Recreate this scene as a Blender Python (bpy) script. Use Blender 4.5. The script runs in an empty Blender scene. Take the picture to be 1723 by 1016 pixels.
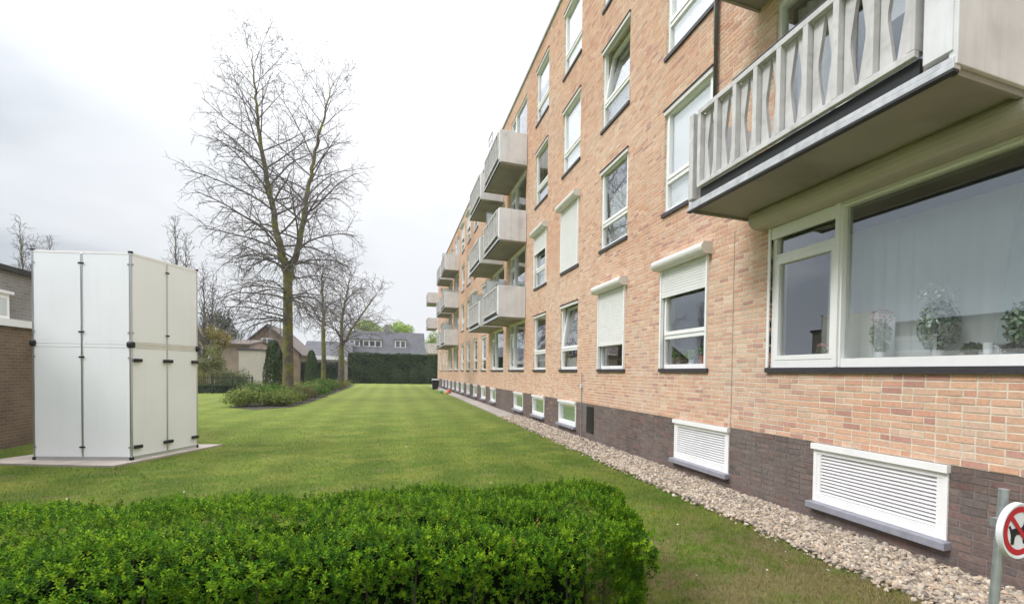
import bpy, math, random
import numpy as np
from math import sin, cos, pi, radians, atan2, sqrt
from mathutils import Vector, Matrix
rng = np.random.default_rng(7); random.seed(7)
S = bpy.context.scene
COL = S.collection

# ------------------------------------------------------------------ camera
cam_d = bpy.data.cameras.new('camera'); cam = bpy.data.objects.new('camera', cam_d); COL.objects.link(cam); S.camera = cam
YAW, PITCH, ROLL = radians(22.1), radians(-1.4), radians(0.93)
fw = Vector((sin(YAW)*cos(PITCH), cos(YAW)*cos(PITCH), sin(PITCH)))
rt = Vector((cos(YAW), -sin(YAW), 0)); up = rt.cross(fw)
rt2 = rt*cos(ROLL)+up*sin(ROLL); up2 = -rt*sin(ROLL)+up*cos(ROLL)
cam.matrix_world = Matrix(((rt2.x, up2.x, -fw.x, 0), (rt2.y, up2.y, -fw.y, 0), (rt2.z, up2.z, -fw.z, 1.62), (0, 0, 0, 1)))
cam_d.sensor_width = 36; cam_d.lens = 36*883/1723
cam_d.shift_x = -(1020-861.5)/1723; cam_d.shift_y = (651-508)/1723
cam_d.clip_start = 0.05; cam_d.clip_end = 2000
def proj(X, Y, Z):
    d = Vector((X, Y, Z-1.62)); q = d.dot(fw)
    return 1020+883*d.dot(rt2)/q, 651-883*d.dot(up2)/q
# ------------------------------------------------------------------ sky, sun, exposure
SUN_EL, SUN_AZ = radians(46), radians(-98)     # azimuth from +Y towards +X
W = bpy.data.worlds.new('World'); S.world = W; W.use_nodes = True
nt = W.node_tree; nt.nodes.clear()
def N(t, ty, **k):
    n = t.nodes.new(ty)
    for a, b in k.items(): setattr(n, a, b)
    return n
wo = N(nt, 'ShaderNodeOutputWorld'); bg = N(nt, 'ShaderNodeBackground'); bg.inputs[1].default_value = 0.1
sky = N(nt, 'ShaderNodeTexSky', sky_type='NISHITA', sun_disc=False, sun_elevation=SUN_EL, sun_rotation=SUN_AZ)
tc = N(nt, 'ShaderNodeTexCoord'); sep = N(nt, 'ShaderNodeSeparateXYZ'); nt.links.new(tc.outputs['Generated'], sep.inputs[0])
def WM(op, a, b=None, c=None, clamp=False):
    m = N(nt, 'ShaderNodeMath', operation=op, use_clamp=clamp)
    for i, v in enumerate((a, b, c)):
        if v is None: continue
        if isinstance(v, (int, float)): m.inputs[i].default_value = v
        else: nt.links.new(v, m.inputs[i])
    return m.outputs[0]
# clouds on a flat ceiling: direction / height
zc = WM('MAXIMUM', sep.outputs[2], 0.0); zz = WM('ADD', zc, 0.22)
cx_ = WM('DIVIDE', sep.outputs[0], zz); cy_ = WM('DIVIDE', sep.outputs[1], zz)
cmb = N(nt, 'ShaderNodeCombineXYZ'); nt.links.new(cx_, cmb.inputs[0]); nt.links.new(cy_, cmb.inputs[1])
noi = N(nt, 'ShaderNodeTexNoise'); noi.inputs['Scale'].default_value = 0.75; noi.inputs['Detail'].default_value = 5; noi.inputs['Roughness'].default_value = 0.5
nt.links.new(cmb.outputs[0], noi.inputs['Vector'])
# thicker, greyer cloud towards the west (left), thin bright cloud to the east
west = WM('MULTIPLY_ADD', cx_, -0.26, 0.0)
g = WM('ADD', noi.outputs[0], west)
ramp = N(nt, 'ShaderNodeValToRGB'); nt.links.new(g, ramp.inputs[0])
e = ramp.color_ramp.elements
e[0].position = 0.56; e[0].color = (.975, .99, 1.02, 1); e[1].position = 0.86; e[1].color = (.50, .54, .595, 1)
m2 = e.new(.70); m2.color = (.82, .855, .90, 1)
lum = WM('MULTIPLY_ADD', WM('POWER', zc, 2.6), 2.6, 0.645)
lum = WM('MULTIPLY', lum, 10.0)
vs = N(nt, 'ShaderNodeVectorMath', operation='SCALE'); nt.links.new(ramp.outputs[0], vs.inputs[0]); nt.links.new(lum, vs.inputs['Scale'])
mx = N(nt, 'ShaderNodeMixRGB'); mx.inputs[0].default_value = 0.96
nt.links.new(sky.outputs[0], mx.inputs[1]); nt.links.new(vs.outputs[0], mx.inputs[2])
nt.links.new(mx.outputs[0], bg.inputs[0]); nt.links.new(bg.outputs[0], wo.inputs[0])
sl = bpy.data.lights.new('sun', 'SUN'); sl.energy = 1.5; sl.angle = radians(18); sl.color = (1, .985, .97)
so = bpy.data.objects.new('sun', sl); COL.objects.link(so)
sd = Vector((sin(SUN_AZ)*cos(SUN_EL), cos(SUN_AZ)*cos(SUN_EL), sin(SUN_EL)))
so.rotation_euler = sd.to_track_quat('Z', 'Y').to_euler(); so.location = sd*60
S.view_settings.view_transform = 'Standard'; S.view_settings.look = 'None'
S.view_settings.exposure = 0.52; S.view_settings.gamma = 1.0; S.view_settings.use_curve_mapping = False
S.render.engine = 'CYCLES'
S.cycles.max_bounces = 6; S.cycles.transparent_max_bounces = 12

# ------------------------------------------------------------------ helpers
def tag(o, label=None, cat=None, group=None, kind=None):
    if label: o['label'] = label
    if cat: o['category'] = cat
    if group: o['group'] = group
    if kind: o['kind'] = kind
    return o
def empty(name, loc=(0, 0, 0), rz=0):
    o = bpy.data.objects.new(name, None); COL.objects.link(o); o.location = loc; o.rotation_euler = (0, 0, rz); return o
def link(name, me, parent=None, loc=(0, 0, 0), rz=0):
    o = bpy.data.objects.new(name, me); COL.objects.link(o); o.location = loc; o.rotation_euler = (0, 0, rz)
    if parent is not None: o.parent = parent
    return o
def copy_tree(o, parent=None):
    c = o.copy(); COL.objects.link(c); c.parent = parent
    for ch in list(o.children): copy_tree(ch, c)
    return c
class MB:
    def __init__(s): s.v = []; s.f = []; s.c = []; s.m = []
    def box(s, x0, x1, y0, y1, z0, z1, col=None, mi=0):
        n = len(s.v)
        s.v += [(x0, y0, z0), (x1, y0, z0), (x1, y1, z0), (x0, y1, z0), (x0, y0, z1), (x1, y0, z1), (x1, y1, z1), (x0, y1, z1)]
        for q in ((0, 3, 2, 1), (4, 5, 6, 7), (0, 1, 5, 4), (1, 2, 6, 5), (2, 3, 7, 6), (3, 0, 4, 7)):
            s.f.append(tuple(n+i for i in q)); s.c.append(col); s.m.append(mi)
        return s
    def poly(s, pts, col=None, mi=0):
        n = len(s.v); s.v += [tuple(p) for p in pts]; s.f.append(tuple(range(n, n+len(pts)))); s.c.append(col); s.m.append(mi); return s
    def prism(s, pts, d, col=None, mi=0):
        # pts: closed loop of 3D points, extruded by vector d (both caps)
        n = len(s.v); k = len(pts)
        s.v += [tuple(p) for p in pts]; s.v += [tuple(p[i]+d[i] for i in range(3)) for p in pts]
        s.f.append(tuple(range(n+k-1, n-1, -1))); s.f.append(tuple(range(n+k, n+2*k)))
        for i in range(k):
            j = (i+1) % k; s.f.append((n+i, n+j, n+k+j, n+k+i))
        s.c += [col]*(k+2); s.m += [mi]*(k+2)
        return s
    def tube(s, pts, r, n=8, col=None, mi=0, cap=True):
        pts = [Vector(p) for p in pts]; R = r if isinstance(r, (list, tuple)) else [r]*len(pts)
        b = len(s.v); steep = abs((pts[-1]-pts[0]).normalized().z)
        for i, p in enumerate(pts):
            d = (pts[min(i+1, len(pts)-1)]-pts[max(i-1, 0)]).normalized()
            a = d.cross(Vector((0, 0, 1))) if steep < .8 else d.cross(Vector((1, 0, 0)))
            a.normalize(); c = d.cross(a)
            for k in range(n):
                t = 2*pi*k/n; s.v.append(tuple(p+(a*cos(t)+c*sin(t))*R[i]))
        for i in range(len(pts)-1):
            for k in range(n):
                k2 = (k+1) % n; s.f.append((b+i*n+k, b+i*n+k2, b+(i+1)*n+k2, b+(i+1)*n+k)); s.c.append(col); s.m.append(mi)
        if cap:
            s.f.append(tuple(b+k for k in range(n-1, -1, -1))); s.f.append(tuple(b+(len(pts)-1)*n+k for k in range(n))); s.c += [col]*2; s.m += [mi]*2
        return s
    def mesh(s, name, mats, smooth=False):
        me = bpy.data.meshes.new(name); me.from_pydata(s.v, [], s.f)
        if not isinstance(mats, (list, tuple)): mats = [mats]
        for m in mats: me.materials.append(m)
        if any(m for m in s.m): me.polygons.foreach_set('material_index', s.m)
        if any(c is not None for c in s.c):
            a = me.attributes.new('tint', 'FLOAT_COLOR', 'FACE')
            a.data.foreach_set('color', np.array([(*(c or (1, 1, 1)), 1) for c in s.c], dtype=np.float32).ravel())
        if smooth: me.polygons.foreach_set('use_smooth', [True]*len(me.polygons))
        me.update(); return me
    def build(s, name, mats, parent=None, loc=(0, 0, 0), rz=0, smooth=False, bevel=0):
        o = link(name, s.mesh(name, mats, smooth), parent, loc, rz)
        if bevel:
            b = o.modifiers.new('bevel', 'BEVEL'); b.width = bevel; b.segments = 2; b.limit_method = 'ANGLE'; b.angle_limit = radians(40)
        return o
def np_mesh(name, V, F, mat, tint=None, smooth=False):
    """V (n,3), F (m,k) constant k, tint (m,3) per face"""
    me = bpy.data.meshes.new(name); n, k = F.shape
    me.vertices.add(len(V)); me.vertices.foreach_set('co', V.astype(np.float32).ravel())
    me.loops.add(n*k); me.loops.foreach_set('vertex_index', F.astype(np.int32).ravel())
    me.polygons.add(n); me.polygons.foreach_set('loop_start', np.arange(0, n*k, k, dtype=np.int32)); me.polygons.foreach_set('loop_total', np.full(n, k, dtype=np.int32))
    if tint is not None:
        a = me.attributes.new('tint', 'FLOAT_COLOR', 'FACE'); a.data.foreach_set('color', np.hstack([tint, np.ones((n, 1))]).astype(np.float32).ravel())
    me.polygons.foreach_set('use_smooth', np.full(n, bool(smooth)))
    me.materials.append(mat); me.update(calc_edges=True); me.validate(); return me

# ------------------------------------------------------------------ materials
def mat(name, col=(.5, .5, .5), rough=.7, metal=0, spec=.5, tint=False, var=.0, vscale=3., bump=0., bscale=60., streak=0, scol=(.3, .28, .26), col2=None, c2scale=1., c2pos=(.45, .65), detail=4, trans=0):
    m = bpy.data.materials.new(name); m.use_nodes = True; t = m.node_tree; b = t.nodes['Principled BSDF']
    b.inputs['Roughness'].default_value = rough; b.inputs['Metallic'].default_value = metal; b.inputs['Specular IOR Level'].default_value = spec
    L = t.links.new; g = N(t, 'ShaderNodeNewGeometry'); pos = g.outputs['Position']
    rgb = N(t, 'ShaderNodeRGB'); rgb.outputs[0].default_value = (*col, 1); cur = rgb.outputs[0]
    if tint:
        a = N(t, 'ShaderNodeAttribute', attribute_name='tint'); x = N(t, 'ShaderNodeMixRGB', blend_type='MULTIPLY'); x.inputs[0].default_value = 1
        L(cur, x.inputs[1]); L(a.outputs['Color'], x.inputs[2]); cur = x.outputs[0]
    if col2:
        n = N(t, 'ShaderNodeTexNoise'); n.inputs['Scale'].default_value = c2scale; n.inputs['Detail'].default_value = detail; L(pos, n.inputs['Vector'])
        r = N(t, 'ShaderNodeMapRange'); r.inputs[1].default_value, r.inputs[2].default_value = c2pos; L(n.outputs[0], r.inputs[0])
        x = N(t, 'ShaderNodeMixRGB'); L(r.outputs[0], x.inputs[0]); L(cur, x.inputs[1]); x.inputs[2].default_value = (*col2, 1); cur = x.outputs[0]
    if var:
        n = N(t, 'ShaderNodeTexNoise'); n.inputs['Scale'].default_value = vscale; n.inputs['Detail'].default_value = 6; L(pos, n.inputs['Vector'])
        r = N(t, 'ShaderNodeMapRange'); r.inputs[1].default_value, r.inputs[2].default_value, r.inputs[3].default_value, r.inputs[4].default_value = .3, .7, 1-var, 1+var; L(n.outputs[0], r.inputs[0])
        x = N(t, 'ShaderNodeVectorMath', operation='SCALE'); L(cur, x.inputs[0]); L(r.outputs[0], x.inputs['Scale']); cur = x.outputs[0]
    if streak:   # run-off marks: noise drawn out downwards
        mp = N(t, 'ShaderNodeMapping'); mp.inputs['Scale'].default_value = (7, 7, .45); L(pos, mp.inputs[0])
        n = N(t, 'ShaderNodeTexNoise'); n.inputs['Scale'].default_value = 1.; n.inputs['Detail'].default_value = 7; n.inputs['Roughness'].default_value = .65; L(mp.outputs[0], n.inputs['Vector'])
        r = N(t, 'ShaderNodeMapRange'); r.inputs[1].default_value, r.inputs[2].default_value, r.inputs[4].default_value = .50, .80, streak; L(n.outputs[0], r.inputs[0])
        x = N(t, 'ShaderNodeMixRGB'); L(r.outputs[0], x.inputs[0]); L(cur, x.inputs[1]); x.inputs[2].default_value = (*scol, 1); cur = x.outputs[0]
    L(cur, b.inputs['Base Color'])
    if bump:
        n = N(t, 'ShaderNodeTexNoise'); n.inputs['Scale'].default_value = bscale; n.inputs['Detail'].default_value = 3; L(pos, n.inputs['Vector'])
        bb = N(t, 'ShaderNodeBump'); bb.inputs['Strength'].default_value = bump; bb.inputs['Distance'].default_value = .01; L(n.outputs[0], bb.inputs['Height']); L(bb.outputs[0], b.inputs['Normal'])
    if trans:
        tr = N(t, 'ShaderNodeBsdfTranslucent'); L(cur, tr.inputs[0]); ms = N(t, 'ShaderNodeMixShader'); ms.inputs[0].default_value = trans
        L(b.outputs[0], ms.inputs[1]); L(tr.outputs[0], ms.inputs[2]); L(ms.outputs[0], t.nodes['Material Output'].inputs[0])
    return m
def glass_mat(name, r0=.17, tr=(.978, .984, .982)):
    m = bpy.data.materials.new(name); m.use_nodes = True; t = m.node_tree; t.nodes.clear()
    o = N(t, 'ShaderNodeOutputMaterial'); a = N(t, 'ShaderNodeBsdfTransparent'); a.inputs[0].default_value = (*tr, 1)
    g = N(t, 'ShaderNodeBsdfGlossy'); g.inputs['Roughness'].default_value = 0.0; g.inputs[0].default_value = (.93, .96, .99, 1)
    n = N(t, 'ShaderNodeTexNoise'); n.inputs['Scale'].default_value = .55; n.inputs['Detail'].default_value = 0; ge = N(t, 'ShaderNodeNewGeometry'); t.links.new(ge.outputs['Position'], n.inputs['Vector'])
    bp = N(t, 'ShaderNodeBump'); bp.inputs['Strength'].default_value = .06; bp.inputs['Distance'].default_value = .02; t.links.new(n.outputs[0], bp.inputs['Height']); t.links.new(bp.outputs[0], g.inputs['Normal'])
    dt = N(t, 'ShaderNodeVectorMath', operation='DOT_PRODUCT'); t.links.new(ge.outputs['Normal'], dt.inputs[0]); t.links.new(ge.outputs['Incoming'], dt.inputs[1])
    def mt(op, a, b=0.):
        m_ = N(t, 'ShaderNodeMath', operation=op)
        for k, v in enumerate((a, b)):
            if isinstance(v, float): m_.inputs[k].default_value = v
            elif v is not None: t.links.new(v, m_.inputs[k])
        return m_.outputs[0]
    ab = mt('ABSOLUTE', dt.outputs['Value']); p5 = mt('POWER', mt('SUBTRACT', 1., ab), 4.); fr_ = mt('ADD', mt('MULTIPLY', p5, 1.-r0), r0)
    x = N(t, 'ShaderNodeMixShader'); t.links.new(fr_, x.inputs[0]); t.links.new(a.outputs[0], x.inputs[1]); t.links.new(g.outputs[0], x.inputs[2]); t.links.new(x.outputs[0], o.inputs[0])
    return m
def lawn_nodes(m, blade=False):
    m.use_nodes = True; t = m.node_tree; b = t.nodes['Principled BSDF']; L = t.links.new
    g = N(t, 'ShaderNodeNewGeometry'); sp = N(t, 'ShaderNodeSeparateXYZ'); L(g.outputs['Position'], sp.inputs[0])
    cb = N(t, 'ShaderNodeCombineXYZ'); L(sp.outputs[0], cb.inputs[0]); L(sp.outputs[1], cb.inputs[1])
    def noise(sc, det=4, rough=.6):
        n = N(t, 'ShaderNodeTexNoise'); n.inputs['Scale'].default_value = sc; n.inputs['Detail'].default_value = det; n.inputs['Roughness'].default_value = rough; L(cb.outputs[0], n.inputs['Vector']); return n.outputs[0]
    def rmp(v, a, b_):
        r = N(t, 'ShaderNodeMapRange'); r.inputs[1].default_value = a; r.inputs[2].default_value = b_; L(v, r.inputs[0]); return r.outputs[0]
    def mixc(f, c1, c2):
        x = N(t, 'ShaderNodeMixRGB')
        if isinstance(f, float): x.inputs[0].default_value = f
        else: L(f, x.inputs[0])
        for i, c in ((1, c1), (2, c2)):
            if isinstance(c, tuple): x.inputs[i].default_value = (*c, 1)
            else: L(c, x.inputs[i])
        return x.outputs[0]
    deep, mid, yel, dry = (.078, .135, .016), (.125, .178, .024), (.210, .232, .045), (.25, .19, .10)
    c = mixc(rmp(noise(.55, 5), .38, .62), deep, mid)
    c = mixc(rmp(noise(.9, 6, .7), .46, .70), c, yel)
    c = mixc(rmp(noise(3.1, 5, .8), .60, .80), c, (.22, .19, .085))
    # the far lawn is lighter and yellower than the near strip
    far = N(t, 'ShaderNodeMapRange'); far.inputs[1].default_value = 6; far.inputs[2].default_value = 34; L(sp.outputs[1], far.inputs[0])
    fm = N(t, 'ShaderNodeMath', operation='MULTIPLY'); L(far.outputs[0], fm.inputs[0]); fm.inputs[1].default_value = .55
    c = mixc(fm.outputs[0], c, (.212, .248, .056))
    # moss and dry thatch between the hedge and the gravel
    n2 = noise(1.7, 6, .75)
    nr = N(t, 'ShaderNodeMapRange'); nr.inputs[1].default_value = 6.5; nr.inputs[2].default_value = 3.; L(sp.outputs[1], nr.inputs[0])
    xr = N(t, 'ShaderNodeMapRange'); xr.inputs[1].default_value = .9; xr.inputs[2].default_value = 1.8; L(sp.outputs[0], xr.inputs[0])
    mm = N(t, 'ShaderNodeMath', operation='MULTIPLY'); L(nr.outputs[0], mm.inputs[0]); L(xr.outputs[0], mm.inputs[1])
    th = N(t, 'ShaderNodeMath', operation='MULTIPLY_ADD'); L(mm.outputs[0], th.inputs[0]); th.inputs[1].default_value = .20; L(n2, th.inputs[2])
    dm = rmp(th.outputs[0], .56, .72)
    ds = N(t, 'ShaderNodeMath', operation='MULTIPLY'); L(dm, ds.inputs[0]); ds.inputs[1].default_value = .7
    c = mixc(ds.outputs[0], c, dry)
    if not blade:
        # mower lanes running with the building
        w = N(t, 'ShaderNodeMath', operation='SINE'); ww = N(t, 'ShaderNodeMath', operation='MULTIPLY_ADD'); L(sp.outputs[0], ww.inputs[0]); ww.inputs[1].default_value = 5.2; ww.inputs[2].default_value = .4; L(ww.outputs[0], w.inputs[0])
        wr = N(t, 'ShaderNodeMapRange'); wr.inputs[1].default_value = -1; wr.inputs[2].default_value = 1; wr.inputs[3].default_value = .91; wr.inputs[4].default_value = 1.09; L(w.outputs[0], wr.inputs[0])
        fi = N(t, 'ShaderNodeMapRange'); fi.inputs[1].default_value = .3; fi.inputs[2].default_value = .7; fi.inputs[3].default_value = .72; fi.inputs[4].default_value = 1.28; L(noise(22, 6, .8), fi.inputs[0])
        mu = N(t, 'ShaderNodeMath', operation='MULTIPLY'); L(wr.outputs[0], mu.inputs[0]); L(fi.outputs[0], mu.inputs[1])
        sc = N(t, 'ShaderNodeVectorMath', operation='SCALE'); L(c, sc.inputs[0]); L(mu.outputs[0], sc.inputs['Scale']); c = sc.outputs[0]
        bb = N(t, 'ShaderNodeBump'); bb.inputs['Strength'].default_value = .8; bb.inputs['Distance'].default_value = .04; L(noise(60, 4, .8), bb.inputs['Height']); L(bb.outputs[0], b.inputs['Normal'])
    else:
        a = N(t, 'ShaderNodeAttribute', attribute_name='tint'); x = N(t, 'ShaderNodeMixRGB', blend_type='MULTIPLY'); x.inputs[0].default_value = 1
        L(c, x.inputs[1]); L(a.outputs['Color'], x.inputs[2]); c = x.outputs[0]
        tr = N(t, 'ShaderNodeBsdfTranslucent'); L(c, tr.inputs[0]); ms = N(t, 'ShaderNodeMixShader'); ms.inputs[0].default_value = .3
        L(b.outputs[0], ms.inputs[1]); L(tr.outputs[0], ms.inputs[2]); L(ms.outputs[0], t.nodes['Material Output'].inputs[0])
    L(c, b.inputs['Base Color']); b.inputs['Roughness'].default_value = .85; b.inputs['Specular IOR Level'].default_value = .15
    return m
def brick_wall_mat(name, c1, c2, mortar, vertical='x', sc=1.0):
    """running bond for far walls; vertical: world axis the wall faces"""
    m = bpy.data.materials.new(name); m.use_nodes = True; t = m.node_tree; b = t.nodes['Principled BSDF']; L = t.links.new
    g = N(t, 'ShaderNodeNewGeometry'); sp = N(t, 'ShaderNodeSeparateXYZ'); L(g.outputs['Position'], sp.inputs[0]); cb = N(t, 'ShaderNodeCombineXYZ')
    ad = N(t, 'ShaderNodeMath', operation='ADD'); L(sp.outputs[0], ad.inputs[0]); L(sp.outputs[1], ad.inputs[1]); L(ad.outputs[0], cb.inputs[0]); L(sp.outputs[2], cb.inputs[1])
    br = N(t, 'ShaderNodeTexBrick'); L(cb.outputs[0], br.inputs['Vector']); br.inputs['Scale'].default_value = 1; br.inputs['Brick Width'].default_value = .22*sc; br.inputs['Row Height'].default_value = .0631*sc; br.inputs['Mortar Size'].default_value = .007*sc
    br.inputs['Color1'].default_value = (*c1, 1); br.inputs['Color2'].default_value = (*c2, 1); br.inputs['Mortar'].default_value = (*mortar, 1)
    n = N(t, 'ShaderNodeTexNoise'); n.inputs['Scale'].default_value = 1.3; n.inputs['Detail'].default_value = 6; L(g.outputs['Position'], n.inputs['Vector'])
    r = N(t, 'ShaderNodeMapRange'); r.inputs[1].default_value, r.inputs[2].default_value, r.inputs[3].default_value, r.inputs[4].default_value = .3, .7, .8, 1.2; L(n.outputs[0], r.inputs[0])
    x = N(t, 'ShaderNodeVectorMath', operation='SCALE'); L(br.outputs[0], x.inputs[0]); L(r.outputs[0], x.inputs['Scale']); L(x.outputs[0], b.inputs['Base Color'])
    b.inputs['Roughness'].default_value = .9; b.inputs['Specular IOR Level'].default_value = .2
    return m
M = dict(
 brick_dark=mat('plinth_brick_face', (1, 1, 1), streak=.45, scol=(.22, .20, .18), rough=.85, spec=.25, tint=True, var=.22, vscale=30, bump=.15, bscale=160, col2=(.20, .175, .16), c2scale=1.3, c2pos=(.45, 1.0)),
 brick=mat('brick_face', (1, 1, 1), streak=.28, scol=(.36, .27, .21), rough=.88, spec=.2, tint=True, var=.12, vscale=45, bump=.12, bscale=160, col2=(.60, .50, .42), c2scale=.55, c2pos=(.50, 1.15), detail=6),
 mortar=mat('mortar', (.70, .63, .52), .95, spec=.1, var=.15, vscale=8, bump=.3, bscale=120),
 mortar_dark=mat('plinth_mortar', (.200, .165, .150), .95, spec=.1, var=.25, vscale=5, bump=.3, bscale=120),
 white=mat('white_upvc', (.88, .865, .865), streak=.16, scol=(.5, .48, .44), rough=.35, var=.03, vscale=2),
 cream=mat('cream_wood', (.62, .60, .54), .5, var=.05, vscale=4),
 grey=mat('balcony_paint', (.70, .69, .71), streak=.38, scol=(.30, .29, .27), rough= .7, var=.07, vscale=2.5, col2=(.42, .40, .40), c2scale=2.3, c2pos=(.55, 1.0), bump=.1, bscale=90),
 grey_post=mat('weathered_railing_paint', (.57, .55, .55), streak=.45, scol=(.25, .23, .2), rough= .65, var=.14, vscale=5, col2=(.36, .33, .31), c2scale=9, c2pos=(.56, .9)),
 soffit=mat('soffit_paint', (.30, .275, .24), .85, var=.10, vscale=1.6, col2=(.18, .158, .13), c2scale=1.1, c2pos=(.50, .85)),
 edge=mat('slab_edge_metal', (.56, .56, .58), .42, metal=.25, var=.2, vscale=9),
 dark=mat('black_joint', (.02, .02, .022), .6),
 sill_dark=mat('dark_sill_tile', (.045, .038, .045), .45, var=.2, vscale=30),
 sill_stone=mat('grey_stone_sill', (.27, .27, .31), streak=.5, scol=(.16, .155, .15), rough=.6, var=.12, vscale=10, bump=.15, bscale=80),
 shutter=mat('shutter_beige', (.77, .76, .75), .5, var=.03, vscale=4),
 boxm=mat('shutter_box', (.66, .64, .61), .45, var=.05, vscale=6),
 metal=mat('galvanised_steel', (.42, .44, .46), .45, metal=.7, var=.15, vscale=25),
 alu=mat('aluminium_profile', (.62, .66, .69), .28, metal=.85),
 panel=mat('white_panel', (.84, .86, .89), streak=.14, scol=(.55, .55, .53), rough=.38, var=.025, vscale=1.2),
 black=mat('black_plastic', (.012, .012, .014), .45),
 interior=mat('interior_plaster', (.20, .19, .175), .9),
 glass=glass_mat('window_glass'),
 blind=mat('white_blind', (.90, .90, .91), .8),
 net=mat('net_curtain', (.70, .73, .73), .85, var=.1, vscale=6, trans=.25),
 drape=mat('pale_teal_curtain', (.82, .88, .88), .85, var=.06, vscale=1.5, trans=.3),
 green_blind=mat('basement_screen', (.26, .34, .28), .7, var=.2, vscale=8),
 leaf=mat('leaf', (1, 1, 1), .62, spec=.16, tint=True, trans=.28),
 leaf_dull=mat('leaf_dull', (1, 1, 1), .75, spec=.15, tint=True, trans=.15),
 stem=mat('stem', (.05, .04, .025), .9),
 bark=mat('mossy_bark', (.115, .095, .075), .92, spec=.1, var=.25, vscale=6, col2=(.175, .175, .045), c2scale=1.1, c2pos=(.40, .62), bump=.6, bscale=25),
 twig=mat('twig_bark', (.145, .13, .13), .9, spec=.1),
 gravel=mat('gravel_stone', (1, 1, 1), .8, spec=.25, tint=True, var=.15, vscale=60),
 gravel_bed=mat('gravel_bed', (.30, .26, .215), .95, var=.4, vscale=35, col2=(.17, .14, .12), c2scale=22, bump=1., bscale=45),
 soil=mat('bed_soil', (.045, .034, .028), .95, var=.4, vscale=9, bump=1, bscale=20),
 paving=mat('concrete_paving', (.40, .35, .31), .9, var=.15, vscale=3, bump=.3, bscale=50),
 roof_tile=mat('dark_roof_tile', (.075, .075, .085), .8, var=.25, vscale=2.),
 roof_brown=mat('brown_roof_tile', (.12, .095, .08), .8, var=.25, vscale=2.),
 fascia=mat('white_fascia', (.72, .72, .74), .6),
 render=mat('pale_render', (.55, .50, .45), .9, var=.08, vscale=.7),
 red=mat('sign_red', (.48, .018, .025), .4),
 signwhite=mat('sign_white', (.74, .76, .78), .35, var=.04, vscale=20),
 toy_r=mat('toy_red', (.6, .08, .05), .4), toy_o=mat('toy_orange', (.75, .32, .05), .4), toy_g=mat('toy_green', (.05, .35, .12), .4),
 terracotta=mat('terracotta', (.42, .12, .06), .7), petal=mat('pink_petal', (.62, .30, .42), .6), mug=mat('mug_glaze', (.75, .78, .80), .25),
 pot=mat('blue_pot', (.12, .2, .3), .4),
 fence=mat('fence_paint', (.02, .025, .028), .5),
)
M['far_brown'] = brick_wall_mat('brown_far_brick', (.165, .115, .080), (.125, .085, .062), (.19, .16, .125))
M['far_grey'] = brick_wall_mat('grey_far_brick', (.235, .215, .215), (.19, .175, .175), (.27, .26, .25))
M['far_red'] = brick_wall_mat('red_far_brick', (.42, .17, .10), (.34, .14, .09), (.35, .28, .22))
M['far_house'] = brick_wall_mat('tan_far_brick', (.26, .18, .135), (.21, .145, .11), (.36, .30, .24))
M['far_salmon'] = brick_wall_mat('salmon_far_brick', (.34, .265, .215), (.30, .225, .185), (.45, .37, .3))

# ------------------------------------------------------------------ thin pale volume, added so distant things wash out as through lens flare
hm = bpy.data.materials.new('flare_haze'); hm.use_nodes = True; t_ = hm.node_tree; t_.nodes.clear(); o_ = N(t_, 'ShaderNodeOutputMaterial'); pv = N(t_, 'ShaderNodeVolumePrincipled')
pv.inputs['Density'].default_value = .0006; pv.inputs['Color'].default_value = (.94, .96, 1, 1); t_.links.new(pv.outputs[0], o_.inputs['Volume'])
HAZE = True
if HAZE:
    o = MB().box(-620, 620, -620, 920, -1, 24).build('flare_haze', hm); o['kind'] = 'stuff'

# ------------------------------------------------------------------ ground
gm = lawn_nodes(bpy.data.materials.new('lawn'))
def sheet(name, pts, z, m, kind='structure'):
    b = MB(); b.poly([(x, y, z) for x, y in pts]); o = b.build(name, m); o['kind'] = kind; return o
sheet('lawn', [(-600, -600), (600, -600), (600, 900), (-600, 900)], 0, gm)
D = 4.3
gs = MB()  # gravel bed under the stones, slightly heaped against the plinth
gs.poly([(3.62, -2, .008), (D, -2, .05), (D, 19, .05), (3.62, 19, .008)])
o = gs.build('gravel_strip', M['gravel_bed']); o['kind'] = 'structure'
# small paving slabs beyond the gravel
pr = empty('paved_edge', (3.62, 19, 0)); pr['kind'] = 'structure'
slab = MB(); slab.box(0, .66, 0, .98, 0, .045); slm = slab.mesh('slab', M['paving'])
for i in range(40): link('slab', slm, pr, (random.uniform(-.01, .01), i*1.0, random.uniform(0, .008)))
sheet('bed_soil', [(-6.2, 25.6), (-5.0, 24.2), (-4.0, 25.6), (-3.75, 30), (-3.75, 61), (-4.2, 63), (-5.8, 63), (-6.3, 60)], .012, M['soil'])

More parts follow.
